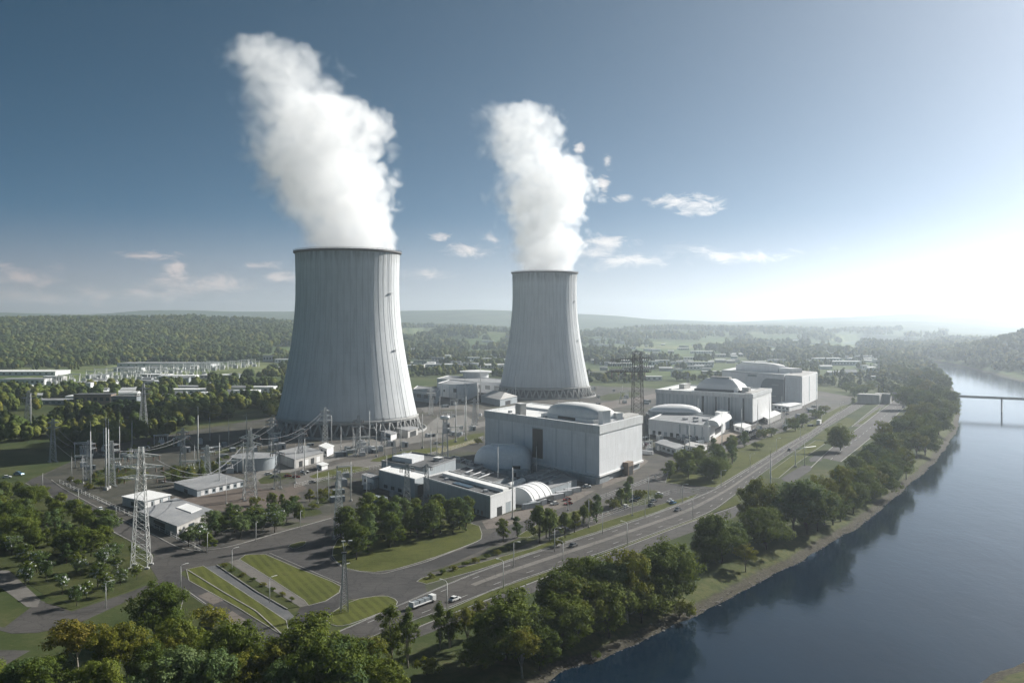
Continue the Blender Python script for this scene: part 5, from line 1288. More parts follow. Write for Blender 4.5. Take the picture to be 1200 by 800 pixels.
# ------------------------------------------------------------------ bridge
dz=12.0
bx0,by0=G(1044,461,dz); bx1,by1=G(1200,467.5,dz); d=Vector((bx1-bx0,by1-by0)).normalized(); L=Vector((bx1-bx0,by1-by0)).length+330
rt=thing('bridge','low pale road bridge crossing the river bend from the riverside trees','bridge',(bx0,by0,0),math.atan2(d.y,d.x))
MB().box((L/2,0,dz-.55),(L,9.5,.85)).build('deck',M['concrete'],rt); MB().box((L/2,0,dz+.02),(L,7.4,.14)).build('roadway',M['asphalt'],rt)
for s in (-1,1):
    p=MB().box((L/2,s*4.5,dz+.55),(L,.35,1.1)).build('parapet',M['kerb'],rt); r=MB().tube([(0,s*4.5,dz+1.5),(L,s*4.5,dz+1.5)],.09,5).build('handrail',M['steel'],p)
pe=MB().prism([(.7,-2.5),(.3,-3),(-.3,-3),(-.7,-2.5),(-.7,2.5),(-.3,3),(.3,3),(.7,2.5)],-9,dz-.9).mesh('pier',M['concrete'])
for u in (38,121,204,287,370): mobj('pier',pe,rt,(u,0,0))
MB().box((-9,0,5.4),(18,11,13)).build('abutment',M['concrete'],rt); MB().box((-22,-14,5.6),(26,15,11.5)).build('ramp_wall',M['stucco'],rt)

# ------------------------------------------------------------------ switchyard and the town beyond
gate=MB()
for xx in (-7,7):
    gate.bar((xx,0,0),(xx,0,11),.6); gate.bar((xx,-1.6,0),(xx,0,9),.4)
gate.bar((-8,0,10.4),(8,0,10.4),.7); gate.bar((-8,0,9.3),(8,0,9.3),.4)
gme=gate.mesh('gantry_frame',M['pale_steel']); tb=MB().box((0,0,2.4),(6,4,4.6)).mesh('transformer_body',M['container']); bu=MB().tube([(-1.6,0,4.7),(-1.9,0,8.2)],[.5,.22],8).mesh('bushing',M['white'])
BAY=[('gantry_frame',gme,(0,4,0),0,[]),('transformer_body',tb,(0,0,0),0,[('bushing',bu,(0,0,0),0),('bushing',bu,(1.8,0,0),0),('bushing',bu,(3.6,0,0),0)])]
k=0
for row,(xa,ya,xb,yb,n) in enumerate(((98,447,300,429.5,17),(104,443.5,296,427.5,16),(120,450,240,440,9),(56,451,84,448.5,4),(150,440,288,428.5,11))):
    for i in range(n):
        u=i/(n-1); px,py=xa+(xb-xa)*u+random.uniform(-2,2),ya+(yb-ya)*u+random.uniform(-.3,.3); x,y=G(px,py); k+=1
        rn=('nearest long','rear','short nearest','detached','middle')[row]
        place(BAY,'transformer_bay',f'pale transformer bay with gantry in the {rn} switchyard row, {ordinal(i+1)} from its lower end','transformer bay',(x,y,0),random.uniform(-.3,.3),random.uniform(1.1,1.6),'transformer bays of the switchyard')
def far_building(px0,px1,yb,h,label,wall,roof,pitched=False,cat='warehouse',name='warehouse',dep=None,win=True,group=None):
    x0,y0=G(px0,yb); x1,_=G(px1,yb); w=x1-x0; dep=dep or min(60,max(10,w*.45)); z=float(hills(np.array([x0+w/2]),np.array([y0+dep/2]))[0])
    rt=thing(name,label,cat,(x0+w/2,y0+dep/2,z),random.uniform(-.12,.12),group)
    MB().box((0,0,h/2-.5),(w,dep,h+1)).build('wall',M[wall],rt)
    if pitched:
        m=MB(); rh=min(6,dep*.22); a,b=w/2+.6,dep/2+.6; m.v=[(-a,-b,h),(a,-b,h),(a,b,h),(-a,b,h),(-a,0,h+rh),(a,0,h+rh)]
        for f in ((0,1,5,4),(2,3,4,5),(0,4,3),(1,2,5),(0,3,2,1)): m.face(list(f))
        m.build('roof',M[roof],rt)
    else: MB().box((0,0,h+.35),(w+.8,dep+.8,.7)).build('roof',M[roof],rt)
    if win and w>14:
        n=max(2,int(w/7)); me=MB().box((0,0,0),(min(4,w/n*.6),.3,h*.3)).mesh('window',M['glass'])
        for i in range(min(n,12)): mobj('window',me,rt,(-w/2+w*(i+.5)/min(n,12),-dep/2-.03,h*.55))
    return (x0+w/2,y0+dep/2,max(w,dep)/2)
FB=[]
spec=[(-20,64,440,7,'longest pale shed at the foot of the wooded hill, nearest the picture edge','clad_white','white_roof'),(0,50,451,9,'long low pale shed below the wooded hill','clad_white','grey_roof'),(137,247,430.5,9,'very long grey shed running above the switchyard','clad','grey_roof'),(86,128,474,12,'brown grey block with flat roof in the woodland clearing','brick','dark_roof'),(130,160,475.5,11,'grey block beside the brown one in the woodland clearing','container_dark','dark_roof'),(30,80,474,5,'low wide shed in the clearing near two poles','clad_blue','grey_roof'),
 (100,106,459.5,13,'bright white cube standing in the clearing','clad_white','white_roof'),(40,47,463,9,'small pale cube among clearing trees','clad_white','white_roof'),(308,322,424,16,'grey tall block at the forest foot behind the broad tower','clad_blue','grey_roof'),(322,345,425,9,'pale low block at the forest foot behind the broad tower','clad_white','white_roof'),
 (497,535,431,8,'long white roofed hall in the trees between the towers','clad_white','white_roof'),(484,500,428,11,'blue grey block beside the long white roofed hall','clad_blue','grey_roof'),(506,520,424,11,'dark grey block behind the long white roofed hall','container_dark','grey_roof'),(528,540,429,11,'pale block at the end of the long white roofed hall','clad_white','grey_roof'),(545,562,423,9,'white sheds far between the towers','clad_white','white_roof'),(575,596,419,8,'white roofed shed close to the slimmer tower','clad_white','white_roof'),
 (787,800,441,14,'white house block with a chimney behind the ribbed hall','clad_white','white_roof'),(760,772,429,11,'pale gabled hall beyond the big dark pylon','clad_white','white_roof'),(715,735,441,12,'blue grey block behind the dark truss arm','clad_blue','grey_roof'),(757,776,446,7,'low white shed near the meadow behind the dark pylon','clad_white','white_roof'),(975,1010,428,9,'long white curved works hall beyond the farthest reactor hall','clad_white','white_roof'),(1010,1018,433,9,'small bright block next to the far works hall','clad_white','white_roof'),(1016,1036,445,6,'low white shed near the far riverside wood','clad_white','white_roof'),(1018,1028,437,10,'white shed on the bright meadow near the river wood','clad_white','white_roof'),(824,846,443,12,'cream block just behind the ribbed hall dome','stucco','white_roof'),(943,960,421,8,'grey block far behind the farthest hall','clad','grey_roof')]
for a,b,yb,h,lab,w,r in spec: FB.append(far_building(a,b,yb,h,lab,w,r,False))
MB().box((0,0,0),(2.2,2.2,7)).build('chimney',M['stucco'],[o for o in bpy.data.objects if o.get('label','').startswith('white house block')][0],(-4,0,16))
zones=[('between the two towers',474,600,404,432,34,),('behind the reactor halls',690,960,398,436,100),('along the far riverside',955,1080,400,440,30),('at the foot of the wooded hill',0,345,432,452,16),('in the woodland clearing',10,335,450,472,42)]
pts=[]
for zn,x0,x1,ya,yb,n in zones:
    k=0
    while k<n:
        px=random.uniform(x0,x1); py=ya+(yb-ya)*random.random()**.75
        if any(abs(px-q[0])<5 and abs(py-q[1])<2 for q in pts): continue
        pts.append((px,py)); X_,Y_=G(px,py)
        if float(sdist(np.array([X_]),np.array([Y_]),RIV)[0])<60: k+=1; continue
        w=random.choice((14,18,24,34,50,60))*random.uniform(.8,1.2); pw=w*F/Y_
        big=w>28
        wm,rm=random.choice((('clad_white','white_roof'),('clad_white','grey_roof'),('stucco','white_roof'),('clad_blue','grey_roof'),('clad_white','white_roof')))
        k+=1
        look={'clad_white':'white','stucco':'cream','clad_blue':'blue grey'}[wm]+(' walled' if rm=='grey_roof' else '')
        kind=('long shed' if big else 'house')
        FB.append(far_building(px,px+pw,py,random.uniform(5,9 if big else 8),f'tiny {look} {kind} of the hazy town {zn}'.replace('long shed','shed'),wm,rm,not big,'building','town_building',None,big,f'hazy town {look} {kind} {zn}'))

# yard equipment around the towers and in the dark yard
cm_=MB().box((0,0,1.5),(4.2,2.6,3)).mesh('housing',M['container'],.06); cm2=MB().box((0,0,1.2),(6.5,3.2,2.4)).mesh('housing',M['container_dark'],.06); cdr=MB().box((.6,-1.32,1.1),(1.1,.1,2.0)).mesh('door',M['dark']); cvn=MB().box((-.8,0,3.2),(1.6,1.6,.5)).mesh('vent',M['steel'])
cdr2=MB().box((1.6,-1.62,1.1),(1.3,.1,2.0)).mesh('door',M['dark'])
CAB=[[('housing',cm_,(0,0,0),0,[('door',cdr,(0,0,0),0)]),('vent',cvn,(0,0,0),0,[])],[('housing',cm2,(0,0,0),0,[('door',cdr2,(0,0,0),0)])]]
er=random.Random(3)
def equip(x0,x1,y0,y1,n,where,poles=0,bays=0):
    for i in range(n):
        px,py=er.uniform(x0,x1),er.uniform(y0,y1); x,y=G(px,py); j=er.randrange(2)
        if (x-t1x)**2+(y-t1y)**2<78**2 or (x-t2x)**2+(y-t2y)**2<74**2: continue
        place(CAB[j],'equipment_cabinet',('pale' if j==0 else 'dark grey')+' equipment cabinet '+where,'equipment cabinet',(x,y,.03),er.choice((.5,.5,2.07,er.uniform(0,3))),er.uniform(.8,1.5),('pale' if j==0 else 'dark')+' equipment cabinets '+where)
    for i in range(poles):
        px,py=er.uniform(x0,x1),er.uniform(y0,y1); x,y=G(px,py)
        if (x-t1x)**2+(y-t1y)**2<78**2: continue
        place(POLE,'lightning_pole','thin grey pole among the equipment '+where,'pole',(x,y,.03),0,er.uniform(.7,1.5),'thin poles '+where)
    for i in range(bays):
        px,py=er.uniform(x0,x1),er.uniform(y0,y1); x,y=G(px,py)
        if (x-t1x)**2+(y-t1y)**2<80**2: continue
        place(BAY,'transformer_bay','transformer bay with steel gantry '+where,'transformer bay',(x,y,.03),.5,er.uniform(.6,.9),'transformer bays '+where)
equip(90,330,512,556,24,'on the dark yard before the broad tower',14,12)
equip(345,490,522,536,14,'on the pad below the broad tower',9,3)
equip(495,565,470,512,12,'on the tracks between the towers',6,4)
equip(520,640,545,580,14,'between the workshop and the largest hall',3,0)
equip(735,830,512,534,16,'below the white annexe',4,1)
equip(860,960,476,508,14,'along the ribbed and farthest halls',5,1)
equip(375,480,555,598,8,'on the dark yard beside the workshop wing',4,1)
equip(650,760,455,476,8,'behind the largest hall roofs',3,2)

def parked(x0,x1,y0,y1,n,where,ang):
    for i in range(n):
        px,py=er.uniform(x0,x1),er.uniform(y0,y1); x,y=G(px,py); c=er.choice(('white','white','grey_car','grey_car','blue_car','red_car'))
        nm={'white':'white','grey_car':'grey','blue_car':'pale blue','red_car':'dark red'}[c]
        place(CAR[c],'car',f'{nm} car parked {where}','car',(x,y,.06),ang+er.choice((0,3.14)),1.15,f'{nm} cars parked {where}')
parked(742,800,582,600,7,'in the dark car park by the highway',.9); parked(724,738,594,600,2,'at the corner of the dark car park',.9)
parked(640,690,584,592,5,'along the service road below the white containers',.6); parked(870,900,500,512,5,'on the orange dirt by the ribbed hall',.4); parked(300,350,552,560,5,'in front of the yard store',.5); parked(905,930,482,490,5,'below the farthest hall',.5)
# ------------------------------------------------------------------ trees
def leaf_quads(C, NRM, size, rng, jitter=.5):
    n=len(C); nr=NRM+rng.normal(0,jitter,(n,3)); nr/=np.linalg.norm(nr,axis=1,keepdims=True)+1e-9
    t=np.cross(nr,rng.normal(0,1,(n,3))); t/=np.linalg.norm(t,axis=1,keepdims=True)+1e-9; b=np.cross(nr,t)
    s=(size*rng.uniform(.6,1.25,n))[:,None]
    V=np.stack([C-t*s*.55,C-b*s*.34,C+t*s*.55,C+b*s*.34],1).reshape(-1,3)
    return V, np.arange(4*n).reshape(-1,4)
def crown_mesh(name, h, w, base, nl, nclump, per, lsize, mat, rng, top=1.0, shape='round', cr=None):
    """leaf clumps through an uneven crown volume between base and h"""
    hc=(h-base)/2; zc=base+hc
    lobes=[]
    for _ in range(nl):
        a=rng.uniform(0,2*np.pi); e=rng.uniform(-1.25,1.2) if shape=='column' else rng.uniform(-.75,1.0)
        lobes.append((np.cos(a)*w*.27*rng.uniform(.5,1.1),np.sin(a)*w*.27*rng.uniform(.5,1.1),zc+e*hc*.55,rng.uniform(.30,.46)*w,rng.uniform(.34,.52)*hc))
    lobes.append((0,0,zc+hc*.35,w*.33,hc*.66))
    C=[];N_=[]
    cr=cr or w*.115
    for k in range(nclump):
        L=lobes[k%len(lobes)]
        d=rng.normal(0,1,3); d[2]+=.25; d/=np.linalg.norm(d); r=rng.uniform(.55,1.0)**.5
        c=np.array([L[0]+d[0]*L[3]*r,L[1]+d[1]*L[3]*r,L[2]+d[2]*L[4]*r])
        if shape=='column':
            u=(c[2]-base)/(h-base); kf=np.sin(np.pi*np.clip(u,.04,1)**.75)**.7; c[:2]*=np.clip(kf,.25,1)
        rr=cr*rng.uniform(.65,1.35)
        m=int(per*rng.uniform(.7,1.3)); q=rng.normal(0,1,(m,3)); q/=np.linalg.norm(q,axis=1,keepdims=True); q[:,2]*=.72
        rad=rr*rng.uniform(.45,1.08,(m,1)); C.append(c+q*rad); N_.append(q*.8+np.array([0,0,.45])+d*.5)
    C=np.concatenate(C); N_=np.concatenate(N_)
    ok=(C[:,2]>base*.75); C=C[ok]; N_=N_[ok]
    V,Fc=leaf_quads(C,N_,np.full(len(C),lsize),rng)
    return np_mesh(name,V,Fc,mat),lobes
def trunk_mesh(name, h, base, r, lobes, mat, rng, twin=False):
    m=MB(); 
    for s in ((-1,1) if twin else (0,)):
        b=(s*r*1.5,s*.2,-.3); lean=rng.uniform(-.06,.06,2)
        pts=[b]; 
        for u in (.15,.35,.6,.85): pts.append((b[0]*1+lean[0]*h*u+s*r*u*4,b[1]+lean[1]*h*u,h*.86*u))
        m.tube(pts,[r*1.25,r,r*.8,r*.5,r*.2],9)
        for L in lobes[:7]:
            z0=min(base*rng.uniform(.75,1.5),L[2]*.8); u=z0/(h*.86); p=(b[0]+lean[0]*h*u,b[1]+lean[1]*h*u,z0)
            mid=(p[0]*.5+L[0]*.5,p[1]*.5+L[1]*.5,(z0+L[2])*.5+.4); m.tube([p,mid,(L[0]*.95,L[1]*.95,L[2])],[r*.42,r*.28,r*.10],6)
    return m.mesh(name,mat)
def proto(h,w,base,mat,seed,nl=7,nclump=90,per=80,lsize=.72,shape='round',bark='bark',twin=False,extra=None,cr=None):
    rng=np.random.default_rng(seed); cm,lb=crown_mesh('crown',h,w,base,nl,nclump,per,lsize,M[mat],rng,shape=shape,cr=cr); tm=trunk_mesh('trunk',h,base,max(.16,h*.018),lb,M[bark],rng,twin)
    P=[('trunk',tm,(0,0,0),0,[]),('crown',cm,(0,0,0),0,[])]
    if extra:
        em,_=crown_mesh('glint_fleck',h*1.02,w*1.02,base,nl,14,9,.62,M[extra],np.random.default_rng(seed)); P[1][4].append(('glint_fleck',em,(0,0,0),0))
    return (h,P)
TP={
 'broad':[proto(20,16.5,1.0,'leaf',1,11,175,80),proto(20,17.5,.9,'leaf',2,12,185,80),proto(20,15,1.2,'leaf',3,11,165,80)],
 'yellow':[proto(20,13.5,4,'leaf_yellow',4,9,100,75,.62,bark='pale_bark'),proto(20,12,5,'leaf_yellow',5,8,90,75,.62,bark='pale_bark')],
 'autumn':[proto(18,14.5,6,'leaf_autumn',6,9,85,70,.65,bark='pale_bark')],
 'light':[proto(18,15,3.5,'leaf_light',7,9,110,80,.7),proto(18,14,4,'leaf_light',8,8,105,80,.7)],
 'slender':[proto(20,7.5,1.6,'leaf',9,9,95,60,.55,'column','pale_bark',False,cr=1.2),proto(20,8.5,3.5,'leaf',10,9,85,55,.55,'column','pale_bark',True,cr=1.3)],
 'young':[proto(12,7.0,1.4,'leaf',12,6,60,60,.55,'round',cr=1.1),proto(12,6.2,1.3,'leaf_light',13,6,55,60,.5,'column',cr=1.05),proto(12,6.6,1.4,'leaf',14,7,60,60,.55,'column',cr=1.1)],
 'sapling':[proto(9,5.2,.9,'leaf',15,6,60,50,.5,'column',cr=.95),proto(9,4.6,1.0,'leaf_yellow',16,6,52,48,.5,'column',cr=.9)],
 'glint_fleck':[proto(9,6,1.6,'leaf_light',17,6,45,45,.5,'round',extra='painted_glint',cr=1.0),proto(9,5,1.4,'leaf',18,6,40,45,.5,'round',extra='painted_glint',cr=1.0)],
 'bush':[proto(5,6.5,.5,'leaf',19,6,42,46,.5,'round',cr=.95),proto(5,7.5,.4,'leaf_yellow',20,6,42,46,.5,'round',cr=.95)],
}
ADJ={'broad':'dense dark green tree','yellow':'yellow green tree','autumn':'amber crowned tree','light':'pale green tree','slender':'slender tall tree','young':'young upright green tree','sapling':'thin sapling','glint_fleck':'white flecked tree','bush':'low round bush'}
NTREE=[0]
def ntree(kind,x,y,h,label,group,v=None,wide=1.0):
    P=TP[kind]; ph,pr=P[(NTREE[0] if v is None else v)%len(P)]; NTREE[0]+=1; s=h/ph
    return place(pr,'bush' if kind=='bush' else 'tree',label,'bush' if kind=='bush' else 'tree',(x,y,float(ground_h(np.array([x]),np.array([y]))[0])-.1),random.uniform(0,6.28),(s*wide*random.uniform(.84,1.16),s*wide*random.uniform(.84,1.16),s),group)
def tree_px(kind,px,py,top,label,group,wide=1.0):
    x,y=G(px,py); ntree(kind,x,y,(py-top)*y/F,label,group,None,wide)
def row(T, where, start, group, order=lambda q:q[1]):
    """labels count each kind of tree along the row"""
    cnt={}; T=sorted(T,key=order)
    for t_ in T:
        k=t_[0]; cnt[k]=cnt.get(k,0)+1
        wd=t_[4] if len(t_)>4 else 1.0
        tot=sum(1 for q in T if q[0]==k)
        lab=f'{ADJ[k]} {where}, {ordinal(cnt[k])} from {start}' if tot>1 else f'the only {ADJ[k]} {where}'
        tree_px(k,t_[1],t_[2],t_[3],lab,group,wd)
FORE=[('broad',-15,830,766),('light',22,838,775),('bush',30,800,783),('broad',52,835,768),('autumn',92,795,722,1.15),('bush',110,800,778),('yellow',128,812,735),('yellow',150,806,724),('broad',182,752,683,1.0),('broad',120,842,768),('broad',218,785,722,1.05),('broad',172,812,752),('yellow',196,796,745),('light',200,850,765,1.1),('bush',247,735,710),('broad',268,800,724,.95),('light',238,848,766,1.1),('yellow',283,835,765,.9),('broad',300,818,760),('yellow',318,822,752,1.1),('light',340,850,778),('broad',356,806,718,1.1),('broad',382,832,738),('light',398,842,752),('broad',416,815,745,.9),('yellow',436,806,744,.9),('broad',448,836,770),('slender',458,776,706),('slender',478,782,714),('bush',500,790,770)]
row(FORE,'in the wood below the crossroads','its lower corner','trees of the wood below the crossroads')
RIVER=[('slender',515,778,706),('slender',527,776,712),('yellow',548,776,709),('broad',566,800,735),('broad',592,790,690,1.05),('yellow',560,758,702,.9),('broad',612,802,722),('broad',632,792,716),('broad',655,775,690,.95),('broad',660,752,665),('broad',676,762,672),('broad',692,744,652,.95),('light',706,740,655,.9),('broad',714,752,668),('broad',735,738,638,.95),('broad',752,735,655),('broad',768,722,632),('broad',784,716,628,.95),('bush',700,775,750),('bush',796,716,694),
 ('yellow',832,660,606,.9),('broad',846,672,602,.95),('broad',862,664,612),('broad',826,676,622,.9),('yellow',874,668,632,1.1),('broad',898,656,594,1.1),('yellow',888,634,556,.85),('yellow',880,640,575,.8),('broad',906,640,590),('broad',915,632,578,.9),('broad',930,638,562),('broad',946,632,560),('yellow',966,622,555),('yellow',985,616,541,.75),('broad',958,628,572),('broad',976,620,570),('broad',1000,606,558),('broad',1008,596,545),('broad',1020,590,540),('broad',1032,585,535),('light',1042,578,532),('broad',1052,568,527),('broad',1062,560,522),('broad',990,585,545),('broad',1004,575,532),('broad',1014,566,526),('broad',1028,560,520),('yellow',1046,552,512),('broad',1040,545,508),('broad',1060,545,505),('broad',1074,545,505),('broad',1084,535,500),('broad',985,537,497,1.0),('yellow',1036,530,496),('broad',1052,526,492),('broad',1070,524,486),('broad',1088,522,485),('yellow',1068,506,476),('broad',1084,508,472),('broad',1100,512,478),('broad',1108,500,468),('broad',1092,494,462),('broad',1078,490,460),('broad',1066,484,455),('broad',1112,486,458),('broad',1100,480,452),('broad',1086,474,446),('broad',1070,468,444),('broad',1106,466,440),('broad',1092,458,436),('broad',1076,456,434),('broad',1062,452,433),('broad',1050,447,431),('light',1100,450,434),('broad',1084,446,432),('broad',1066,441,428)]
RIVER=[(k_,x_,(b_-(13 if x_<940 else 9) if b_<760 and b_-t_>38 else b_-(4 if b_<760 else 18)),t_-(0 if b_-t_>38 else 3))+tuple(r_) for k_,x_,b_,t_,*r_ in RIVER]
_r=random.Random(9)
RIVER=[((_r.choice(('light','yellow')) if k_=='broad' and i_%4==2 else k_),)+tuple(q_) for i_,(k_,*q_) in enumerate(RIVER)]
row(RIVER,'in the riverside belt','its near end','trees of the riverside belt',lambda q:-q[2])
def scatter(poly_px, n, mind, rng, avoid=()):
    W=[G(*p) for p in poly_px]; xs=[p[0] for p in W]; ys=[p[1] for p in W]; out=[]; tries=0
    while len(out)<n and tries<n*60:
        tries+=1; x=rng.uniform(min(xs),max(xs)); y=rng.uniform(min(ys),max(ys))
        if sdist(np.array([x]),np.array([y]),W)[0]>0: continue
        if any((x-a)**2+(y-b)**2<mind*mind for a,b in out): continue
        out.append((x,y))
    return sorted(out,key=lambda p:p[1])
rng=np.random.default_rng(5)
def grove(poly,n,mind,kinds,hr,where,start,group):
    cnt={}
    for i,(x,y) in enumerate(scatter(poly,n,mind,rng)):
        k=kinds[int(rng.integers(len(kinds)))]; cnt[k]=cnt.get(k,0)+1
        ntree(k,x,y,rng.uniform(*hr),f'{ADJ[k]} {where}, {ordinal(cnt[k])} from {start}',group,None,1.1)
grove([(-10,585),(30,578),(70,592),(112,616),(146,640),(120,660),(85,668),(40,662),(-10,640)],50,5.2,['young','young','young','light','broad'],(8,13),'in the grove by the plant road','the near path','trees of the grove beside the plant road')
grove([(8,640),(40,664),(80,672),(150,648),(172,655),(150,672),(90,698),(62,703),(30,688)],18,5.5,['glint_fleck'],(6.5,9.5),'along the ragged grove edge','the near path','white flecked trees along the grove edge')
grove([(84,712),(100,700),(160,676),(172,680),(140,694)],6,6.0,['glint_fleck'],(5.5,8),'on the strip between the lower roads','the near path','white flecked trees on the road strip')
grove([(214,642),(240,646),(300,631),(352,616),(352,603),(300,607),(240,622),(216,632)],24,5.2,['young','young','light','glint_fleck'],(8,11),'behind the flat concrete shed','the inner road','trees of the clump by the concrete shed')
grove([(398,640),(398,622),(440,612),(500,610),(552,613),(560,626),(540,629),(480,632),(440,652),(410,660)],34,5.8,['young'],(11,17),'on the curved tree island','the dark junction','trees of the curved island')
grove([(782,566),(784,552),(830,536),(876,522),(880,532),(850,556),(830,566),(800,570)],22,6.8,['broad','young','young'],(11,16),'in the grove by the annexe fence','the car park','trees of the grove by the annexe')
grove([(884,528),(884,518),(935,492),(965,478),(972,482),(945,498),(910,518)],16,7.5,['young','bush','bush'],(5,9),'in the thin row on the highway lawn','the grove','trees of the thin highway row')
grove([(985,478),(975,470),(1000,452),(1022,446),(1035,452),(1024,462),(1000,474)],18,10,['broad','young','bush'],(8,13),'around the highway fork','the highway lawn','trees around the highway fork')
SAP=[('young',590,634,606),('young',606,630,604),('sapling',632,636,592),('sapling',644,634,598),('young',640,630,594),('sapling',662,630,600),('sapling',673,624,598),('sapling',684,618,592),('young',699,612,578),('sapling',691,610,584),('sapling',728,594,572),('young',734,590,564),('bush',718,596,584),('bush',752,584,574),('young',738,570,556),('bush',770,586,578),('bush',652,640,630)]
row(SAP,'on the verge below the forecourt','the tree island','saplings on the highway verge')
HEDGE=[('bush',262+i*11.5,664+i*5.6,660+i*5.6-1) for i in range(8)]
row(HEDGE,'in the hedge between gravel path and ditch','the crossroads','hedge bushes by the gravel path')
HED2=[('bush',505+i*13,677-i*4.6,671-i*4.6) for i in range(8)]
row(HED2,'in the dark hedge above the highway verge','the junction','hedge bushes above the highway verge')
SCR=[('bush',82,564,558),('bush',92,568,561),('bush',104,574,566),('bush',118,571,562),('bush',140,566,556),('bush',215,560,546),('young',206,568,550),('young',222,566,547),('young',238,562,545),('young',252,558,543),('bush',300,592,582),('young',318,596,575),('young',330,594,578),('bush',344,590,580),('bush',380,582,572),('bush',470,470,463),('young',1010,470,457),('bush',560,520,513)]
row(SCR,'scattered in the yard scrub','the road end','bushes of the yard scrub')

yb=random.Random(21)
def yard_bushes(poly,n,where,kinds=('bush','bush','sapling')):
    cnt={}
    for x,y in scatter(poly,n,4.5,rng):
        k=yb.choice(kinds); ntree(k,x,y,yb.uniform(1.6,3.4) if k=='bush' else yb.uniform(4.5,7.5),('low round bush ' if k=='bush' else 'thin sapling ')+where,('low bushes ' if k=='bush' else 'thin saplings ')+where,None,1.15)
yard_bushes([(92,561),(150,547),(172,556),(122,573)],14,'on the rough strip behind the tall stacked pylon')
yard_bushes([(186,549),(266,537),(276,552),(200,567)],18,'on the rough strip behind the office hut')
yard_bushes([(128,531),(222,513),(226,518),(140,539)],10,'at the far edge of the dark yard',('bush','sapling'))
yard_bushes([(360,588),(392,577),(396,584),(366,597)],6,'on the dark yard beyond the tree island')
# stones along the waterline
sm_=MB(); rs=np.random.default_rng(3)
for p in resample([G(x_,y_,WATER) for x_,y_ in near_bank[:26]],900):
    for _ in range(2):
        q=(p.x+rs.normal(0,1.6),p.y+rs.normal(0,1.6)); z=float(ground_h(np.array([q[0]]),np.array([q[1]]))[0])
        if z<-4.5 or z>-1.6: continue
        r_=rs.uniform(.15,.55)*(1.6 if rs.random()<.06 else 1); b=len(sm_.v)
        for zz,k in ((-.4,.8),(.35,.75)):
            for a_ in range(5): t_=a_*1.2566+rs.uniform(-.3,.3); sm_.v.append((q[0]+math.cos(t_)*r_*k*rs.uniform(.7,1.2),q[1]+math.sin(t_)*r_*k*rs.uniform(.7,1.2),z+zz*r_))
        for a_ in range(5): sm_.face([b+a_,b+(a_+1)%5,b+5+(a_+1)%5,b+5+a_])
        sm_.face([b+5+a_ for a_ in range(5)])
struct('bank_gravel',sm_.mesh('bank_gravel',two_tone('river_stone',(.06,.055,.05),(.2,.19,.17),.5,.85,.3,2)),'stuff')
# ------------------------------------------------------------------ woodland beyond: one mass of instanced trees
def low_tree(seed,h,w,base,mat,shape='round',nl=7):
    """closed lumpy crown with a ragged leaf fringe, for trees a kilometre or more away"""
    r=np.random.default_rng(seed); bm=bmesh.new(); hc=(h-base)/2
    for k in range(nl):
        a=r.uniform(0,6.28); rad=w*(.16 if shape=='column' else .27)*r.uniform(.3,1.0); q=(math.cos(a)*rad,math.sin(a)*rad,base+hc+hc*(.62*(2*k/(nl-1)-1) if shape=='column' else r.uniform(-.45,.55)))
        R_=bmesh.ops.create_icosphere(bm,subdivisions=2,radius=1.0); sz=w*(.22 if shape=='column' else r.uniform(.26,.36))
        if shape=='column': sz*=1.25-.7*k/(nl-1)
        for v in R_['verts']:
            n=v.co.normalized(); d=1+r.uniform(-.20,.20); v.co=Vector((q[0]+n.x*sz*d,q[1]+n.y*sz*d,q[2]+n.z*sz*(1.25 if shape=='column' else .9)*d))
    me=bpy.data.meshes.new('forest_crown'); bm.to_mesh(me); bm.free()
    co=np.empty(len(me.vertices)*3,np.float32); me.vertices.foreach_get('co',co); co=co.reshape(-1,3); pick=r.integers(0,len(co),230)
    c0=np.array([0,0,base+hc]); nn=co[pick]-c0; nn/=np.linalg.norm(nn,axis=1,keepdims=True)
    V,Fq=leaf_quads(co[pick]+nn*r.uniform(0,.5,(230,1)),nn,np.full(230,w*.13),r)
    n0=len(co); vv=[tuple(v) for v in co]+[tuple(v) for v in V]; ff=[tuple(p.vertices) for p in me.polygons]+[tuple(n0+i for i in q) for q in Fq.tolist()]
    m2=bpy.data.meshes.new('forest_crown'); m2.from_pydata(vv,[],ff); m2.polygons.foreach_set('use_smooth',[True]*(len(ff)-len(Fq))+[False]*len(Fq)); m2.materials.append(M[mat]); m2.update()
    return bpy.data.objects.new('forest_tree',m2)
pc=bpy.data.collections.new('forest_trees')
for o in (low_tree(31,13,11,2,'leaf_forest'),low_tree(32,14,12,2,'leaf_forest'),low_tree(33,15,9,2,'leaf_forest','column'),low_tree(34,12,11,1,'leaf_forest'),low_tree(35,12,10,1,'leaf_yellow'),low_tree(36,16,8,1.5,'leaf_forest','column')): pc.objects.link(o)
rng=np.random.default_rng(77)
def fan(n, c0, c1, d0, d1):
    """points spread evenly over the ground of a wedge"""
    c=rng.uniform(c0,c1,n); d=np.sqrt(rng.uniform(d0*d0,d1*d1,n)); return (c-600)/F*d,d
def keep_off(x,y,extra=()):
    ok=sdist(x,y,RIV)>9
    for fw in FAR_WATER: ok&=sdist(x,y,fw)>15
    for bx,by,br in FB: ok&=(x-bx)**2+(y-by-0)**2>(br*.8+7)**2
    for P in CLEAR: ok&=sdist(x,y,P)>3
    return ok
CLEAR=[[G(*p) for p in P] for P in (
 [(60,459),(200,449),(312,439),(320,424),(130,428),(60,439),(-40,444),(-40,459)],
 [(60,483),(165,481),(170,466),(60,468)])]
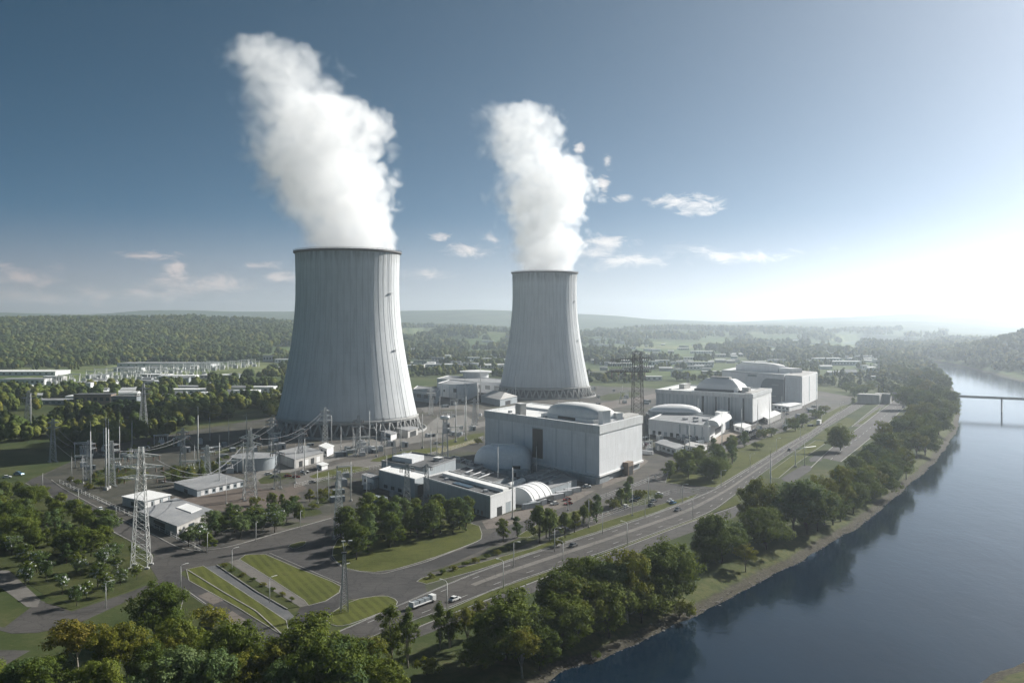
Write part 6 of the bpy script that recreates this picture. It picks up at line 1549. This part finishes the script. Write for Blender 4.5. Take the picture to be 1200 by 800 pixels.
yard=[G(*p) for p in [(20,562),(60,545),(120,526),(250,503),(328,487),(345,462),(480,455),(600,445),(700,449),(775,449),(960,452),(1012,462),(990,487),(960,512),(897,540),(600,690),(380,760),(100,760),(-60,700),(-60,600)]]
CLEAR.append(yard)
PX=[];PYs=[]
def add(x,y,ok): PX.append(x[ok]); PYs.append(y[ok])
# mid woodland left of the plant, clumped
x,y=fan(5200,-220,350,700,1400); n=vnoise(x,y,70,9)*.6+vnoise(x,y,28,10)*.4; add(x,y,keep_off(x,y)&(n>.5)&(ground_h(x,y)>-1)&(sst(1450,1250,y)*.9+.1>rng.random(len(x))))
x,y=fan(3600,-220,360,1250,2000); n=vnoise(x,y,60,9)*.6+vnoise(x,y,25,10)*.4; add(x,y,keep_off(x,y)&(n>.60))
# hill forest on the left: closed canopy
x,y=fan(26000,-260,520,1900,4300); c=600+F*x/y; n=vnoise(x,y,330,12)*.6+vnoise(x,y,120,13)*.4; add(x,y,keep_off(x,y)&(y>1950+np.clip(c,0,400)*.9)&((n>.3)|(c<300))&(rng.random(len(x))<sst(560,330,c)*.9+.1))
# plain behind the towers and halls
x,y=fan(9000,440,1110,1150,2600); n=vnoise(x,y,110,14)*.55+vnoise(x,y,45,15)*.45; add(x,y,keep_off(x,y)&(n>.59))
x,y=fan(15000,430,1110,2400,5800); n=vnoise(x,y,260,16)*.6+vnoise(x,y,90,17)*.4; add(x,y,keep_off(x,y)&(n>.585))
# right bank wooded hill
x,y=fan(15000,1010,1420,1500,4300); s=(x-hp1[0])*hnrm[0]+(y-hp1[1])*hnrm[1]; n=vnoise(x,y,90,18); add(x,y,keep_off(x,y)&(s>10)&(n>.12)&(hills(x,y)>1.5))
# riverside wood by the bridge and the trees that fill the belt behind the nearest ones
x,y=fan(900,1030,1118,1000,2200); add(x,y,keep_off(x,y)&(sdist(x,y,RIV)<190)&(sdist(x,y,RIV)>14)&(y>1150))
x=np.concatenate(PX); y=np.concatenate(PYs); z=ground_h(x,y)-.4
far=np.hypot(x,y)
wp=bpy.data.meshes.new('woodland'); wp.vertices.add(len(x)); wp.vertices.foreach_set('co',np.stack([x,y,z],1).astype(np.float32).ravel())
at=wp.attributes.new('size','FLOAT','POINT'); at.data.foreach_set('value',(rng.uniform(.6,1.35,len(x))*(1+.9*sst(1700,3600,far))).astype(np.float32))
wp.update(); wo=struct('woodland',wp,'stuff')
ng=bpy.data.node_groups.new('scatter_trees','GeometryNodeTree'); ng.interface.new_socket('Geometry',in_out='INPUT',socket_type='NodeSocketGeometry'); ng.interface.new_socket('Geometry',in_out='OUTPUT',socket_type='NodeSocketGeometry')
N=ng.nodes; gi=N.new('NodeGroupInput'); go=N.new('NodeGroupOutput'); ci=N.new('GeometryNodeCollectionInfo'); ci.inputs['Collection'].default_value=pc; ci.inputs['Separate Children'].default_value=True; ci.inputs['Reset Children'].default_value=True
ip=N.new('GeometryNodeInstanceOnPoints'); ip.inputs['Pick Instance'].default_value=True
rv_=N.new('FunctionNodeRandomValue'); rv_.data_type='FLOAT_VECTOR'; rv_.inputs[0].default_value=(0,0,0); rv_.inputs[1].default_value=(.08,.08,6.28)
na_=N.new('GeometryNodeInputNamedAttribute'); na_.data_type='FLOAT'; na_.inputs['Name'].default_value='size'
for a,b in ((gi.outputs[0],ip.inputs['Points']),(ci.outputs[0],ip.inputs['Instance']),(rv_.outputs[0],ip.inputs['Rotation']),(na_.outputs[0],ip.inputs['Scale']),(ip.outputs[0],go.inputs[0])): ng.links.new(a,b)
md=wo.modifiers.new('trees','NODES'); md.node_group=ng
print('woodland trees',len(x),'single trees',NTREE[0])
